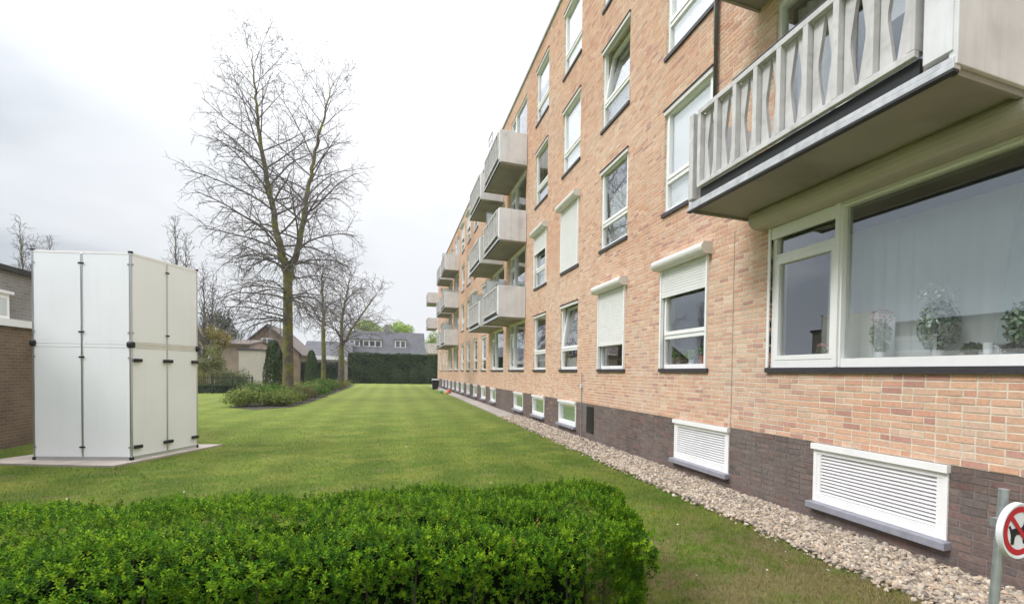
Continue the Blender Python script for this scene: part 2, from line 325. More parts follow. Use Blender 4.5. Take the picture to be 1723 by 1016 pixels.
# grass blades on the near lawn
def in_poly(px, py, poly):
    ins = np.zeros(len(px), bool); n = len(poly)
    for i in range(n):
        x1, y1 = poly[i]; x2, y2 = poly[(i+1) % n]
        c = ((y1 > py) != (y2 > py)) & (px < (x2-x1)*(py-y1)/(y2-y1+1e-12)+x1); ins ^= c
    return ins
SLAB = [(-4.13, 10.67), (-3.28, 13.08), (-5.35, 13.85), (-6.1, 11.95), (-6.88, 12.3), (-6.88, 11.85), (-5.83, 11.41)]
def blades(nb, ylo, yhi, xlo, xhi, h, w, name):
    y = ylo*(yhi/ylo)**rng.random(nb); x = rng.uniform(xlo, xhi, nb)
    ok = (x < 3.60+.03*np.sin(y*7)+.03*np.sin(y*17)) & ~in_poly(x, y, SLAB) & (x > -6.85) & ~((x < 1.1) & (y < 4.0)) & (x > -1.0*y-1)
    ok &= rng.random(nb) < np.clip(1-(y-6)/(yhi-6), 0, 1)**1.3+.0
    x, y = x[ok], y[ok]; n = len(x)
    a = rng.uniform(0, 2*pi, n); hh = h*rng.uniform(.5, 1.3, n); ww = w*rng.uniform(.7, 1.3, n); ln = rng.uniform(.2, .9, n)*hh; b = rng.uniform(0, 2*pi, n)
    V = np.zeros((n, 3, 3)); V[:, 0, 0] = x-np.cos(a)*ww/2; V[:, 0, 1] = y-np.sin(a)*ww/2; V[:, 1, 0] = x+np.cos(a)*ww/2; V[:, 1, 1] = y+np.sin(a)*ww/2
    V[:, 2, 0] = x+np.cos(b)*ln; V[:, 2, 1] = y+np.sin(b)*ln; V[:, 2, 2] = hh
    t = rng.uniform(.75, 1.65, (n, 1))*np.array([1, 1, 1])*(1+rng.normal(0, .1, (n, 3)))
    o = link(name, np_mesh(name, V.reshape(-1, 3), np.arange(n*3).reshape(-1, 3), bm_, t)); o['kind'] = 'stuff'
    tag(o, 'short patchy green and yellow grass of the lawn between hedge and gravel' if name == 'grass' else None, 'grass'); return o
bm_ = lawn_nodes(bpy.data.materials.new('grass_blade'), True)
blades(560000, 2.2, 30, -12, 3.65, .034, .0055, 'grass')

# ------------------------------------------------------------------ gravel stones
ph = (1+sqrt(5))/2
ico = np.array([(-1, ph, 0), (1, ph, 0), (-1, -ph, 0), (1, -ph, 0), (0, -1, ph), (0, 1, ph), (0, -1, -ph), (0, 1, -ph), (ph, 0, -1), (ph, 0, 1), (-ph, 0, -1), (-ph, 0, 1)])/sqrt(1+ph*ph)
icf = np.array([(0, 11, 5), (0, 5, 1), (0, 1, 7), (0, 7, 10), (0, 10, 11), (1, 5, 9), (5, 11, 4), (11, 10, 2), (10, 7, 6), (7, 1, 8), (3, 9, 4), (3, 4, 2), (3, 2, 6), (3, 6, 8), (3, 8, 9), (4, 9, 5), (2, 4, 11), (6, 2, 10), (8, 6, 7), (9, 8, 1)])
def stones(n, ylo, yhi, r0, r1):
    y = rng.uniform(ylo, yhi, n); x = rng.uniform(3.60, 4.29, n)
    x = np.where(rng.random(n) < .02, 3.5+rng.random(n)*.12, x)
    r = rng.uniform(r0, r1, n)
    z = .008+(x-3.62)*.06+rng.uniform(.0, .03, n)
    sc = np.stack([rng.uniform(.8, 1.4, n), rng.uniform(.8, 1.4, n), rng.uniform(.5, .85, n)], 1)*r[:, None]
    P = ico[None]*rng.uniform(.68, 1.25, (n, 12, 1))*sc[:, None]
    a = rng.uniform(0, 2*pi, n); ca, sa = np.cos(a)[:, None], np.sin(a)[:, None]; tl = rng.normal(0, .5, n); ct, st = np.cos(tl)[:, None], np.sin(tl)[:, None]
    X, Y, Z = P[..., 0], P[..., 1], P[..., 2]; Y, Z = Y*ct-Z*st, Y*st+Z*ct; X, Y = X*ca-Y*sa, X*sa+Y*ca
    V = np.stack([X+x[:, None], Y+y[:, None], Z+z[:, None]], -1)
    F = icf[None]+(np.arange(n)*12)[:, None, None]
    pal = np.array([(.62, .56, .48), (.50, .43, .35), (.68, .64, .58), (.40, .35, .31), (.56, .45, .36), (.28, .25, .23), (.66, .57, .46)])
    c = np.array([1., .94, .87])*pal[rng.choice(7, n, p=[.20, .20, .12, .18, .12, .10, .08])]*rng.uniform(.5, .92, (n, 1))
    return V.reshape(-1, 3), F.reshape(-1, 3), np.repeat(c, 20, 0)
A = stones(15500, 1.6, 9, .014, .028); B_ = stones(7000, 9, 19.2, .018, .032)
o = link('gravel', np_mesh('gravel', np.vstack([A[0], B_[0]]), np.vstack([A[1], B_[1]+len(A[0])]), M['gravel'], np.vstack([A[2], B_[2]])))
tag(o, 'loose pale beige and brown pebbles heaped along the foot of the wall', 'gravel', kind='stuff')

# ------------------------------------------------------------------ apartment building
CO = .0631; Z0 = .03
def zc_(k): return Z0+k*CO
bld = empty('apartment_building', (D, 0, 0)); tag(bld, 'long four storey apartment block of pale orange brick with grey balconies and dark plinth', 'building')
ROOF = 12.0; SMIN, SMAX = -1.0, 57.6
def rowz(r): return zc_(26+42*r), zc_(55+42*r)      # opening (sill tile course included)
PL_TOP = zc_(14)
open_ = []     # (s0,s1,z0,z1)
cols = [6.63, 9.62, 12.57, 15.56, 26.7, 29.7, 32.7, 35.7, 47.2, 50.2, 53.2]
WW = 1.47
for c in cols:
    for r in range(4): open_.append((c, c+WW, *rowz(r)))
bays = [(2.0, 5.27), (18.4, 21.05), (22.2, 25.15), (38.9, 41.5), (43.0, 45.6)]
for i, (a, b) in enumerate(bays):
    open_.append((a, b, *rowz(0)))
    for r in range(1, 4): open_.append((a, b, zc_(60+42*(r-1)), rowz(r)[1]))
bases = [(2.96, 1.51), (6.05, 1.51), (12.6, 1.48), (15.62, 1.45), (18.48, 1.5), (23.9, 1.3), (26.7, 1.35), (29.6, 1.4), (32.6, 1.4), (35.5, 1.4), (38.4, 1.4), (41.3, 1.4), (44.3, 1.4), (47.3, 1.4), (50.3, 1.4)]
for a, w in bases: open_.append((a, a+w, zc_(3), PL_TOP))
open_.append((11.33, 11.82, zc_(3), PL_TOP-CO))
def strips(zlo, zhi):
    """rectangles of solid wall between zlo and zhi"""
    ss = sorted({SMIN, SMAX, *[v for q in open_ for v in q[:2]]}); out = []
    for a, b in zip(ss, ss[1:]):
        if b-a < 1e-6: continue
        m_ = (a+b)/2; iv = sorted((max(q[2], zlo), min(q[3], zhi)) for q in open_ if q[0] < m_ < q[1] and q[3] > zlo and q[2] < zhi)
        z = zlo
        for l, h in iv:
            if l > z+1e-6: out.append((a, b, z, l))
            z = max(z, h)
        if z < zhi-1e-6: out.append((a, b, z, zhi))
    return out
w1 = MB()
for a, b, l, h in strips(PL_TOP, ROOF): w1.box(.0035, .26, a, b, l, h)
w1.box(.26, 14, SMAX-.3, SMAX, 0, ROOF); w1.box(.26, 14, SMIN, SMIN+.3, 0, ROOF); w1.box(13.7, 14, SMIN+.3, SMAX-.3, 0, ROOF)
wall = w1.build('wall', M['mortar'], bld)
w2 = MB()
for a, b, l, h in strips(-.1, PL_TOP): w2.box(.0095, .26, a, b, l, h)
plinth = w2.build('plinth', M['mortar_dark'], bld)
rf = MB(); rf.box(.26, 13.9, SMIN+.02, SMAX-.02, ROOF-.12, ROOF); rf.build('roof', M['roof_tile'], bld)
cp = MB(); cp.box(-.05, .3, SMIN-.04, SMAX+.04, ROOF, ROOF+.09); cp.build('coping', mat('coping', (.42, .42, .44), .5), bld)
it = MB()   # inside of the flats: back wall and floors behind the windows
it.box(2.2, 2.3, SMIN+.31, SMAX-.31, -.05, ROOF-.14)
for z in (.92, 3.58, 6.23, 8.88): it.box(.265, 2.19, SMIN+.31, SMAX-.31, z, z+.14)
for s in (5.8, 9.0, 12.0, 15.1, 17.5, 21.6, 26, 29, 32, 35, 38, 42, 46, 49, 52): it.box(.265, 2.19, s, s+.1, -.04, ROOF-.14)
it.build('interior_wall', M['interior'], bld)

# bricks ---------------------------------------------------------------
def course_spans(z0, z1):
    iv = sorted((q[0], q[1]) for q in open_ if q[2] < z1-.01 and q[3] > z0+.01)
    out = []; s = SMIN
    for a, b in iv:
        if a > s+.02: out.append((s, a))
        s = max(s, b)
    if s < SMAX: out.append((s, SMAX))
    return out
J = .0150; LS, LH = .206, .0965
bricks = []   # s0,s1,z0,z1,dark
nc = int((ROOF-Z0)/CO)
for k in range(-1, nc):
    z0, z1 = zc_(k), zc_(k+1)
    dark = k < 14
    for a, b in course_spans(z0, z1):
        s = a; last = random.random() < .5
        if a in (SMIN,): s = a
        first = True
        while s < b-1e-4:
            L_ = LS if random.random() < .72 else LH
            if first and random.random() < .5: L_ = LH
            first = False
            e_ = s+L_
            if b-e_ < .06: e_ = b
            bricks.append((s, min(e_, b), z0+J/2, z1-J/2, dark)); s = e_+J
bricks = np.array(bricks)
n = len(bricks)
pal = np.array([(.61, .37, .255), (.58, .33, .222), (.62, .41, .29), (.56, .30, .21), (.47, .25, .20), (.63, .44, .33), (.60, .365, .26)])
palp = [.24, .20, .17, .12, .07, .1, .1]
pald = np.array([(.155, .112, .100), (.170, .102, .090), (.138, .110, .103), (.175, .122, .104), (.19, .15, .13), (.120, .095, .090)])
cl = pal[rng.choice(7, n, p=palp)]; dk = bricks[:, 4] > .5
# patches of paler and redder delivery batches
cen = (bricks[:, 0]+bricks[:, 1])/2; zz_ = bricks[:, 2]
pt = .06*np.sin(cen*.9+zz_*.7)+.05*np.sin(zz_*1.9-cen*.4)
cl = cl*(1+pt[:, None]*np.array([.4, 1., 1.3]))*rng.uniform(.97, 1.14, (n, 1))
cl[dk] = pald[rng.choice(6, dk.sum(), p=[.3, .2, .25, .12, .05, .08])]*rng.uniform(.8, 1.2, (dk.sum(), 1))
odd = dk & (rng.random(n) < .004); cl[odd] = (.35, .2, .09)
# size in the picture
scr = np.zeros(n)
for i in range(n):
    s0, s1, a, b, _ = bricks[i]
    if s0 < 2.3 or s0 > 8 or s1-s0 < .2 or s1-s0 > .212: continue
    p = proj(D, s0, a); q = proj(D, s1, b)
    if 0 <= min(p[0], q[0]) and max(p[0], q[0]) < 1723 and 0 <= min(p[1], q[1]) < max(p[1], q[1]) < 1016 and not (q[1] < 610 and s0 < 6.2 and b > 3.2): scr[i] = abs(p[0]-q[0])*abs(p[1]-q[1])
single = np.argsort(-scr)[:300]; mask = np.zeros(n, bool); mask[single] = True
def brick_geo(idx):
    q = bricks[idx]; m = len(q); pr_ = rng.uniform(-.0010, .0015, m); x0 = np.where(q[:, 4] > .5, .006, 0)-pr_
    x1 = np.full(m, .03)
    jit = rng.normal(0, .0006, (m, 8))
    V = np.zeros((m, 8, 3))
    for j, (xx, ss, z_) in enumerate([(x1, 0, 2), (x0, 0, 2), (x0, 1, 2), (x1, 1, 2), (x1, 0, 3), (x0, 0, 3), (x0, 1, 3), (x1, 1, 3)]):
        V[:, j, 0] = xx; V[:, j, 1] = q[:, ss]+jit[:, j]; V[:, j, 2] = q[:, z_]+jit[:, (j+3) % 8]
    F = np.array([(1, 2, 6, 5), (0, 1, 5, 4), (2, 3, 7, 6), (0, 3, 2, 1), (4, 5, 6, 7)])
    F[0] = (1, 5, 6, 2)
    return V.reshape(-1, 3), (F[None]+(np.arange(m)*8)[:, None, None]).reshape(-1, 4), np.repeat(cl[idx], 5, 0)
for dflag, par in ((False, wall), (True, plinth)):
    idx = np.where(~mask & (dk == dflag))[0]
    V, F, T = brick_geo(idx)
    o = link('brickwork', np_mesh('brickwork', V, F, M['brick_dark' if dflag else 'brick'], T), par); o['kind'] = 'stuff'
# single bricks share a dozen meshes per colour family
variants = {}
for dflag in (False, True):
    P_ = pald if dflag else pal; pp = [.3, .2, .25, .12, .05, .08] if dflag else palp
    variants[dflag] = []
    for j in range(14):
        c = tuple(P_[rng.choice(len(P_), p=pp)]*(rng.uniform(.86, 1.12) if dflag else rng.uniform(.97, 1.14))); b = MB(); h = CO-J
        pts = [(-.001, .0, 0), (-.0005, LS, 0), (.0005, LS, h), (.001, 0, h)]
        pts = [(p[0], p[1]+random.uniform(-.0012, .0012), p[2]+random.uniform(-.001, .001)) for p in pts]
        b.prism(pts, (.03, 0, 0), c); variants[dflag].append(b.mesh('brick', M['brick_dark' if dflag else 'brick']))
for i in single:
    s0, s1, a, b, dd = bricks[i]
    link('brick', random.choice(variants[dd > .5]), plinth if dd > .5 else wall, ((.006 if dd > .5 else 0)-random.uniform(-.0012, .0025), s0, a))

# windows --------------------------------------------------------------
H_ = zc_(55)-zc_(26)
meshes = {}
def cached(key, fn):
    if key not in meshes: meshes[key] = fn()
    return meshes[key]
SILL = CO
def frame_mesh(w, h, transom=.50):
    b = MB(); t = .055; x0, x1 = .045, .12; z0 = SILL
    b.box(x0, x1, 0, t, z0, h); b.box(x0, x1, w-t, w, z0, h); b.box(x0, x1, t, w-t, z0, z0+.07); b.box(x0, x1, t, w-t, h-t, h)
    b.box(x0, x1, t, w-t, z0+transom, z0+transom+.065)
    return b.mesh('window', M['white'])
def sash_mesh(w, z0, z1, t=.06, x0=.03, x1=.10):
    b = MB(); b.box(x0, x1, 0, t, z0, z1); b.box(x0, x1, w-t, w, z0, z1); b.box(x0, x1, t, w-t, z0, z0+t); b.box(x0, x1, t, w-t, z1-t, z1); return b.mesh('sash', M['white'])
def quad_mesh(name, w, h, m, thick=.006):
    b = MB(); b.box(0, thick, 0, w, 0, h); return b.mesh(name, m)
def pleat_mesh(name, w, h, m, amp=.018, wl=.11, flare=None):
    b = MB(); n_ = max(8, int(w/wl*8)); pts = []
    for i in range(n_+1):
        y = w*i/n_; ph_ = 2*pi*y/wl
        pts.append((amp*sin(ph_+.8*sin(y*3)), y, amp*1.2*sin(ph_*.9+1)))
    for i in range(n_):
        a, c = pts[i], pts[i+1]
        b.poly([(a[0], a[1], 0), (c[0], c[1], 0), (c[2]*.6, c[1], h), (a[2]*.6, a[1], h)])
    return b.mesh(name, m, True)
def win(s, z, w, kind, r, blind=0., net=0., tilt=0., header=True, shut=None):
    """kind plain/shutter; local origin at the opening's lower far... near corner"""
    h = H_; tr = .50
    f = link('window', cached(('f', w), lambda: frame_mesh(w, h)), bld, (0, s, z))
    sw = w-.11; zs0, zs1 = SILL+tr+.065+.002, h-.057
    sh = link('sash', cached(('s', w), lambda: sash_mesh(sw, 0, zs1-zs0)), f, (0, .055, zs0))
    gl = link('pane', cached(('g', w), lambda: quad_mesh('pane', sw-.12, zs1-zs0-.12, M['glass'])), f, (.07, .115, zs0+.06))
    if tilt:
        sh.rotation_euler = (0, tilt, 0)
        gl.location = (.07+.06*sin(tilt), .115, zs0+.06); gl.rotation_euler = (0, tilt, 0)
    link('pane', cached(('g2', w), lambda: quad_mesh('pane', w-.112, tr-.072, M['glass'])), f, (.075, .056, SILL+.071))
    link('sill', cached(('sl', w), lambda: MB().box(-.035, .12, -.03, w+.03, .0, SILL-.004).mesh('sill', M['sill_dark'])), f, (0, 0, 0))
    if header:
        link('header', cached(('h', w), lambda: MB().box(-.02, .044, -.005, w+.005, h-.10, h-.032).mesh('header', M['boxm'])), f)
        link('flashing', cached(('fl', w), lambda: MB().box(-.032, .044, -.02, w+.02, h-.031, h-.004).mesh('flashing', M['dark'])), f)
    if blind:
        bh = (h-.1)*blind; link('blind', quad_mesh('blind', w-.06, bh, M['blind']), f, (.124, .03, h-.05-bh))
    if net: link('net_curtain', cached(('n', w, net), lambda: pleat_mesh('net_curtain', w-.08, net, M['net'])), f, (.19, .04, SILL+.02))
    if shut is not None: shutter(f, w, h, shut)
    return f
def half_round(y0, y1, z0, z1, dpt, m, name, x0=0.0):
    b = MB(); c = (z0+z1)/2; rr = (z1-z0)/2; pts = [(x0, y0, z0)]
    pts = [(x0, z0)]+[(x0-dpt+rr-rr*sin(t) if True else 0, c-rr*cos(t)) for t in np.linspace(0, pi, 9)]+[(x0, z1)]
    b.prism([(x, y0, z) for x, z in pts], (0, y1-y0, 0)); me = b.mesh(name, m, False); return me
def shutter(f, w, h, drop):
    """drop = depth of curtain below the box"""
    zb0, zb1 = h-.10, h+.075
    link('shutter_box', cached(('sb', w), lambda: half_round(-.07, w+.07, zb0, zb1, .19, M['boxm'], 'shutter_box')), f)
    if drop > 0:
        b = MB(); nsl = int(round(drop/.042)); sh_ = drop/nsl
        for i in range(nsl):
            z1 = zb0-i*sh_; z0_ = z1-sh_
            b.prism([(-.016, .045, z0_+.003), (-.020, .045, z0_+.009), (-.020, .045, z1-.009), (-.016, .045, z1-.003), (.0, .045, z1-.003), (.0, .045, z0_+.003)], (0, w-.09, 0))
            b.box(-.014, -.002, .045, w-.045, z0_-.003, z0_+.003)
        b.box(-.03, .004, .045, w-.045, zb0-drop-.045, zb0-drop-.004)
        o_ = b.build('shutter_curtain', M['shutter'], f); o_['kind'] = 'stuff'
    link('guide_rail', cached(('gr', 0), lambda: MB().box(-.04, .02, 0, .045, SILL+.003, h-.10).mesh('guide_rail', M['white'])), f)
    link('guide_rail', meshes[('gr', 0)], f, (0, w-.045, 0))
spec = {  # (column,row): options
 (0, 0): dict(shut=.42, header=False), (1, 0): dict(shut=1.12, header=False, blind=.0), (2, 0): dict(tilt=.14, net=.3), (3, 0): dict(net=.45),
 (0, 1): dict(blind=.98, net=.5), (1, 1): dict(net=1.2), (2, 1): dict(shut=H_-.22, header=False), (3, 1): dict(shut=.55, header=False, net=.4),
 (0, 2): dict(blind=.9, net=.5), (1, 2): dict(tilt=.16, blind=.0, net=.5), (2, 2): dict(blind=.97), (3, 2): dict(net=.6),
 (0, 3): dict(blind=.6), (1, 3): dict(blind=.9), (2, 3): dict(blind=.97), (3, 3): dict(net=.8, blind=.35)}
for ci, c in enumerate(cols):
    for r in range(4):
        if ci < 4: o_ = spec[(ci, r)]
        else:
            rr = random.random()
            o_ = dict(net=random.choice([.4, .8, 1.3])) if rr < .5 else (dict(blind=random.uniform(.3, .95)) if rr < .8 else dict(shut=random.choice([.4, .8]), header=False))
        win(c, rowz(r)[0], WW, '', r, **o_)
# wide bay windows under / behind the balconies
def bay(s0, s1, z0, z1, near_big=True, sill=True, split=None, net=True):
    w = s1-s0; h = z1-z0; sp = split or w*.66; b = MB(); t = .06; zb = SILL if sill else .0
    x0, x1 = .035, .12
    b.box(x0, x1, 0, t, zb, h); b.box(x0, x1, w-t, w, zb, h); b.box(x0, x1, t, w-t, h-t, h); b.box(x0, x1, t, w-t, zb, zb+.09); b.box(x0-.015, x1, sp, sp+.10, zb+.001, h-.001)
    f = b.build('window', M['white'], bld, (0, s0, z0))
    link('pane', quad_mesh('pane', sp-t-.001, h-zb-.09-t-.001, M['glass']), f, (.08, t, zb+.09))
    # side light: small hopper above a sash
    ws = w-t-sp-.10; zt = h-.42 if sill else h-.5
    b = MB(); y0 = sp+.10
    b.box(x0+.01, x1, y0, y0+ws, zt, zt+.07); b.build('transom', M['white'], f)
    link('sash', sash_mesh(ws-.01, zb+.092, zt-.002, .055, .03, .1), f, (0, y0+.005, 0))
    link('pane', quad_mesh('pane', ws-.12, zt-zb-.092-.11, M['glass']), f, (.07, y0+.06, zb+.147))
    link('pane', quad_mesh('pane', ws-.01, h-t-zt-.072, M['glass']), f, (.085, y0+.005, zt+.071))
    if sill: MB().box(-.035, .12, -.03, w+.03, 0, SILL-.004).build('sill', M['sill_dark'], f)
    return f
for i, (a, b) in enumerate(bays):
    z0, z1 = rowz(0)
    if i == 0: nb = bay(a, b, z0, z1-.04, split=4.17-2.0-.0)
    else:
        f = bay(a, b, z0, z1); link('net_curtain', pleat_mesh('net_curtain', (b-a)*.35, 1.5, M['net'], .03, .13), f, (.25, .3, .15)); link('net_curtain', pleat_mesh('net_curtain', .5, 1.5, M['net'], .03, .13), f, (.25, b-a-.6, .15))
    for r in range(1, 4):
        f = bay(a, b, zc_(60+42*(r-1)), rowz(r)[1], sill=False)
        link('net_curtain', pleat_mesh('net_curtain', .55, 2.2, M['net'], .03, .13), f, (.25, b-a-.65, .05))
        if i == 0: link('blind', quad_mesh('blind', 1.6, .9, M['blind']), f, (.2, .3, 1.3))
# near bay: roller box, guide rail, head lath
z0, z1 = rowz(0)
MB().box(-.012, .05, 3.27-.0, 3.31, SILL+.002, z1-z0-.05).build('guide_rail', M['white'], nb)
MB().box(-.012, .034, 2.19, 2.245, SILL+.002, z1-z0-.04).build('guide_rail', M['white'], nb)
half = half_round(-.3, 3.42, z1-z0-.06, z1-z0+.16, .24, mat('near_shutter_box', (.47, .42, .37), .5, var=.06, vscale=3), 'shutter_box'); link('shutter_box', half, nb)
MB().box(.0, .034, 2.25, 3.265, z1-z0-.20, z1-z0-.065).build('head_board', M['white'], nb)
MB().box(-.002, .034, .0, 2.185, z1-z0-.085, z1-z0-.062).build('head_board', M['boxm'], nb)
MB().box(.125, .16, .02, 2.2, z1-z0-.36, z1-z0-.05).build('head_shade', M['dark'], nb)  # both black bands stand in for the shade at the top of the window
MB().box(.125, .16, 2.27, 3.2, z1-z0-.36, z1-z0-.05).build('head_shade', M['dark'], nb)
MB().box(.13, .40, .02, 3.2, SILL+.02, SILL+.06).build('window_board', M['cream'], nb)
# basement windows -----------------------------------------------------
bz0 = zc_(3)
def basement(s, w, louvre=False):
    h = PL_TOP-bz0; b = MB(); t = .05; zb = .055
    b.box(-.01, .10, 0, t, zb, h-.07); b.box(-.01, .10, w-t, w, zb, h-.07); b.box(-.01, .10, t, w-t, zb, zb+.09); b.box(-.01, .10, t, w-t, h-.12, h-.07)
    f = b.build('basement_window', M['white'], bld, (0, s, bz0))
    MB().box(-.045, .06, -.012, w+.012, h-.068, h-.006).build('head_trim', M['white'], f)
    ml = MB().box(-.085, .10, -.035, w+.035, -.015, .052); ml.build('sill', M['sill_stone'], f, bevel=.006)
    if louvre:
        for y_ in (t, w-t-.05): MB().box(-.004, .08, y_, y_+.05, zb+.09, h-.12).build('louvre_stile', M['white'], f)
        z_a, z_b = zb+.095, h-.125; ns = 12; dz = (z_b-z_a)/ns
        sm = MB().prism([(-.002, 0, 0), (.0, 0, .006), (.045, 0, dz*.72+.006), (.045, 0, dz*.72)], (0, w-2*t-.10, 0)).mesh('slat', M['white'])
        for i in range(ns): link('slat', sm, f, (.004, t+.05, z_a+i*dz))
        MB().box(.07, .09, t, w-t, zb+.09, h-.12).build('backing', M['dark'], f)
    else:
        gw = w-2*t; link('pane', quad_mesh('pane', gw, h-.12-zb-.09, M['glass']), f, (.05, t, zb+.09))
        MB().box(.065, .10, t, w-t, h-.20, h-.12).build('blind', M['white'], f)
        MB().box(.09, .10, t, w-t, zb+.09, h-.2).build('screen', M['green_blind'], f)
for i, (a, w) in enumerate(bases): basement(a, w, i < 2)
v = MB(); v.box(.0, .1, 11.335, 11.815, zc_(3)+.003, PL_TOP-CO-.003); vb = v.build('vent_grille', M['black'], bld)
for i in range(9): MB().box(-.012, 0, 11.35, 11.80, zc_(3)+.04+i*.065, zc_(3)+.075+i*.065).build('slat', M['black'], vb)
# pipes, cable, movement joints
p = MB(); p.tube([(-.05, 6.50, 5.0), (-.05, 6.50, 11.9)], .032, 10); dp = p.build('downpipe', mat('zinc_pipe', (.12, .125, .14), .45, metal=.5), bld, smooth=True)
for z in (5.3, 7.0, 8.8, 10.6): MB().box(-.09, .0, 6.46, 6.54, z, z+.03).build('clip', M['dark'], dp)
p = MB(); p.tube([(-.03, 6.58, 6.4), (-.03, 6.61, 11.9)], .014, 8); p.build('cable_duct', M['white'], bld, smooth=True)
p = MB(); p.tube([(-.02, 12.15, .1), (-.02, 12.15, 1.62)], .010, 6); cb_ = p.build('cable', M['metal'], bld); MB().box(-.05, 0, 12.10, 12.20, 1.28, 1.38).build('junction_box', M['boxm'], cb_)
for s in (6.02, 21.62, 34.5): MB().box(-.004, .008, s-.006, s+.006, PL_TOP, 3.6 if s < 7 else 11.9).build('movement_joint', mat('sealant', (.30, .25, .2), .8), bld)

# balconies --------------------------------------------------------------
BX = .96   # projection
def railing_panel_mesh(w, h, t=.035):
    """infill plate with a tall hexagonal slot, made of two cranked halves"""
    b = MB(); m = w/2; nar, wid = .006, .085
    for sgn in (-1, 1):
        e0 = m+sgn*m; pts = [(e0, 0), (m+sgn*nar, 0), (m+sgn*wid*.85, h*.46), (m+sgn*wid*.85, h*.54), (m+sgn*nar, h), (e0, h)]
        if sgn > 0: pts = pts[::-1]
        b.prism([(0, y, z) for y, z in pts], (t, 0, 0))
    return b.mesh('infill_panel', M['grey_post'])
BL = 3.25; NB = 8; PIT = (BL-.24-.28)/NB
ip_mesh = railing_panel_mesh(PIT-.075, .82)
def balcony(s0, z, L=BL, solid_near=True, near=False):
    """s0 near end, z underside of slab; local frame: x=-BX outer face .. 0 wall"""
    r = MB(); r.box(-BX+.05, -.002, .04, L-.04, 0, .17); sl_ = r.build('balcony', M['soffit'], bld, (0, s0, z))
    e_ = MB()
    e_.box(-BX-.02, -BX+.05, -.02, L+.02, -.010, .030); e_.box(-BX-.012, -BX+.05, -.01, L+.01, .034, .075); e_.build('slab_edge', M['edge'], sl_, bevel=.004)
    MB().box(-BX-.024, -BX+.03, -.022, L+.022, -.030, -.011).build('drip_edge', M['dark'], sl_)
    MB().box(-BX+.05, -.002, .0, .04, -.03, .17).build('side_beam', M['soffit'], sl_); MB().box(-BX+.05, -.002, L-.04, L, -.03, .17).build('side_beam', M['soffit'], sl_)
    top = 1.10
    MB().box(-BX+.0, -.012, -.03, .03, .02, top).build('side_panel', M['grey'], sl_, bevel=.006)
    MB().box(-BX+.0, -.012, L-.03, L+.03, .02, top).build('side_panel', M['grey'], sl_, bevel=.006)
    # front: solid strip next to the near corner, then framed bays
    x0, x1 = -BX-.012, -BX+.05
    MB().box(x0, x1, .0, .205, .115, top).build('front_panel', M['grey'], sl_, bevel=.004)
    MB().box(x0-.01, x1, L-.085, L+.01, .115, top+.03).build('post', M['grey_post'], sl_, bevel=.006)
    ya = .245; b = MB()
    b.box(x0-.03, x0+.02, ya, ya+NB*PIT+.06, .20, .25); b.build('bottom_rail', M['grey_post'], sl_, bevel=.004)
    b = MB(); b.box(x0-.03, x0+.02, ya, ya+NB*PIT+.06, 1.045, top); b.build('top_rail', M['grey_post'], sl_, bevel=.004)
    pm = cached('bpost', lambda: MB().box(-.03, .09, 0, .062, .252, 1.043).mesh('post', M['grey_post']))
    for i in range(NB+1): link('post', pm, sl_, (x0, ya+i*PIT, 0))
    for i in range(NB): link('infill_panel', ip_mesh, sl_, (x0+.03, ya+i*PIT+.066, .24))
    MB().box(x0+.025, x0+.06, ya, ya+NB*PIT+.06, .078, .20).build('shadow_gap', M['dark'], sl_)
    hr = MB(); hr.tube([(-BX+.03, .3, top+.06), (-BX+.03, L-.8, top+.06)], .018, 8)
    for y in (.35, L/2, L-.85): hr.tube([(-BX+.03, y, top-.02), (-BX+.03, y, top+.06)], .012, 6)
    hr.build('handrail', M['dark'], sl_)
    return sl_
stk = [(2.36, 3.63), (18.25, 3.53), (22.5, 3.53), (38.75, 3.5), (43.0, 3.5)]
proto = None
for i, (s, z) in enumerate(stk):
    for k in range(3):
        if proto is None: proto = balcony(s, z)
        else:
            c = copy_tree(proto, bld); c.location = (0, s, z+2.65*k)
for k in range(3):   # balconies on the far gable
    c = copy_tree(proto, bld); c.location = (0, SMAX+.15, 3.45+2.65*k)
# wind screens and drying frames on the second stack
for (s, z, k) in ((21.3, 3.53, 0), (21.3, 6.18, 1), (25.6, 3.53, 0), (41.9, 3.5, 0), (41.9, 6.15, 1), (41.9, 8.8, 2)):
    ws = empty('wind_screen', (D-.5, s, z+1.12)); tag(ws, 'white wind screen on the %s balcony of the %s' % (('lowest', 'middle', 'top')[k], 'second stack' if s < 23 else ('second stack, farther half' if s < 30 else 'third stack')), 'screen', 'wind screens on the balconies')
    MB().box(-.38, .38, -.008, .008, .02, .62).build('panel', mat('screen_panel', (.72, .75, .77), .4), ws)
    b = MB()
    for x in (-.41, .38): b.box(x, x+.03, -.015, .015, -.02, .65)
    b.box(-.38, .38, -.014, .014, .6505, .68); b.build('frame', M['metal'], ws)
dr = MB()
dr.tube([(0, 0, 0), (0, 0, .55), (0, .75, .55), (0, .75, 0)], .018, 6); dr.tube([(0, .0, .28), (0, .75, .28)], .012, 6)
o = dr.build('drying_rack', M['metal'], None, (D-BX-.03, 19.6, 9.85)); tag(o, 'bent steel drying rack hooked over the top balcony of the second stack', 'drying rack')

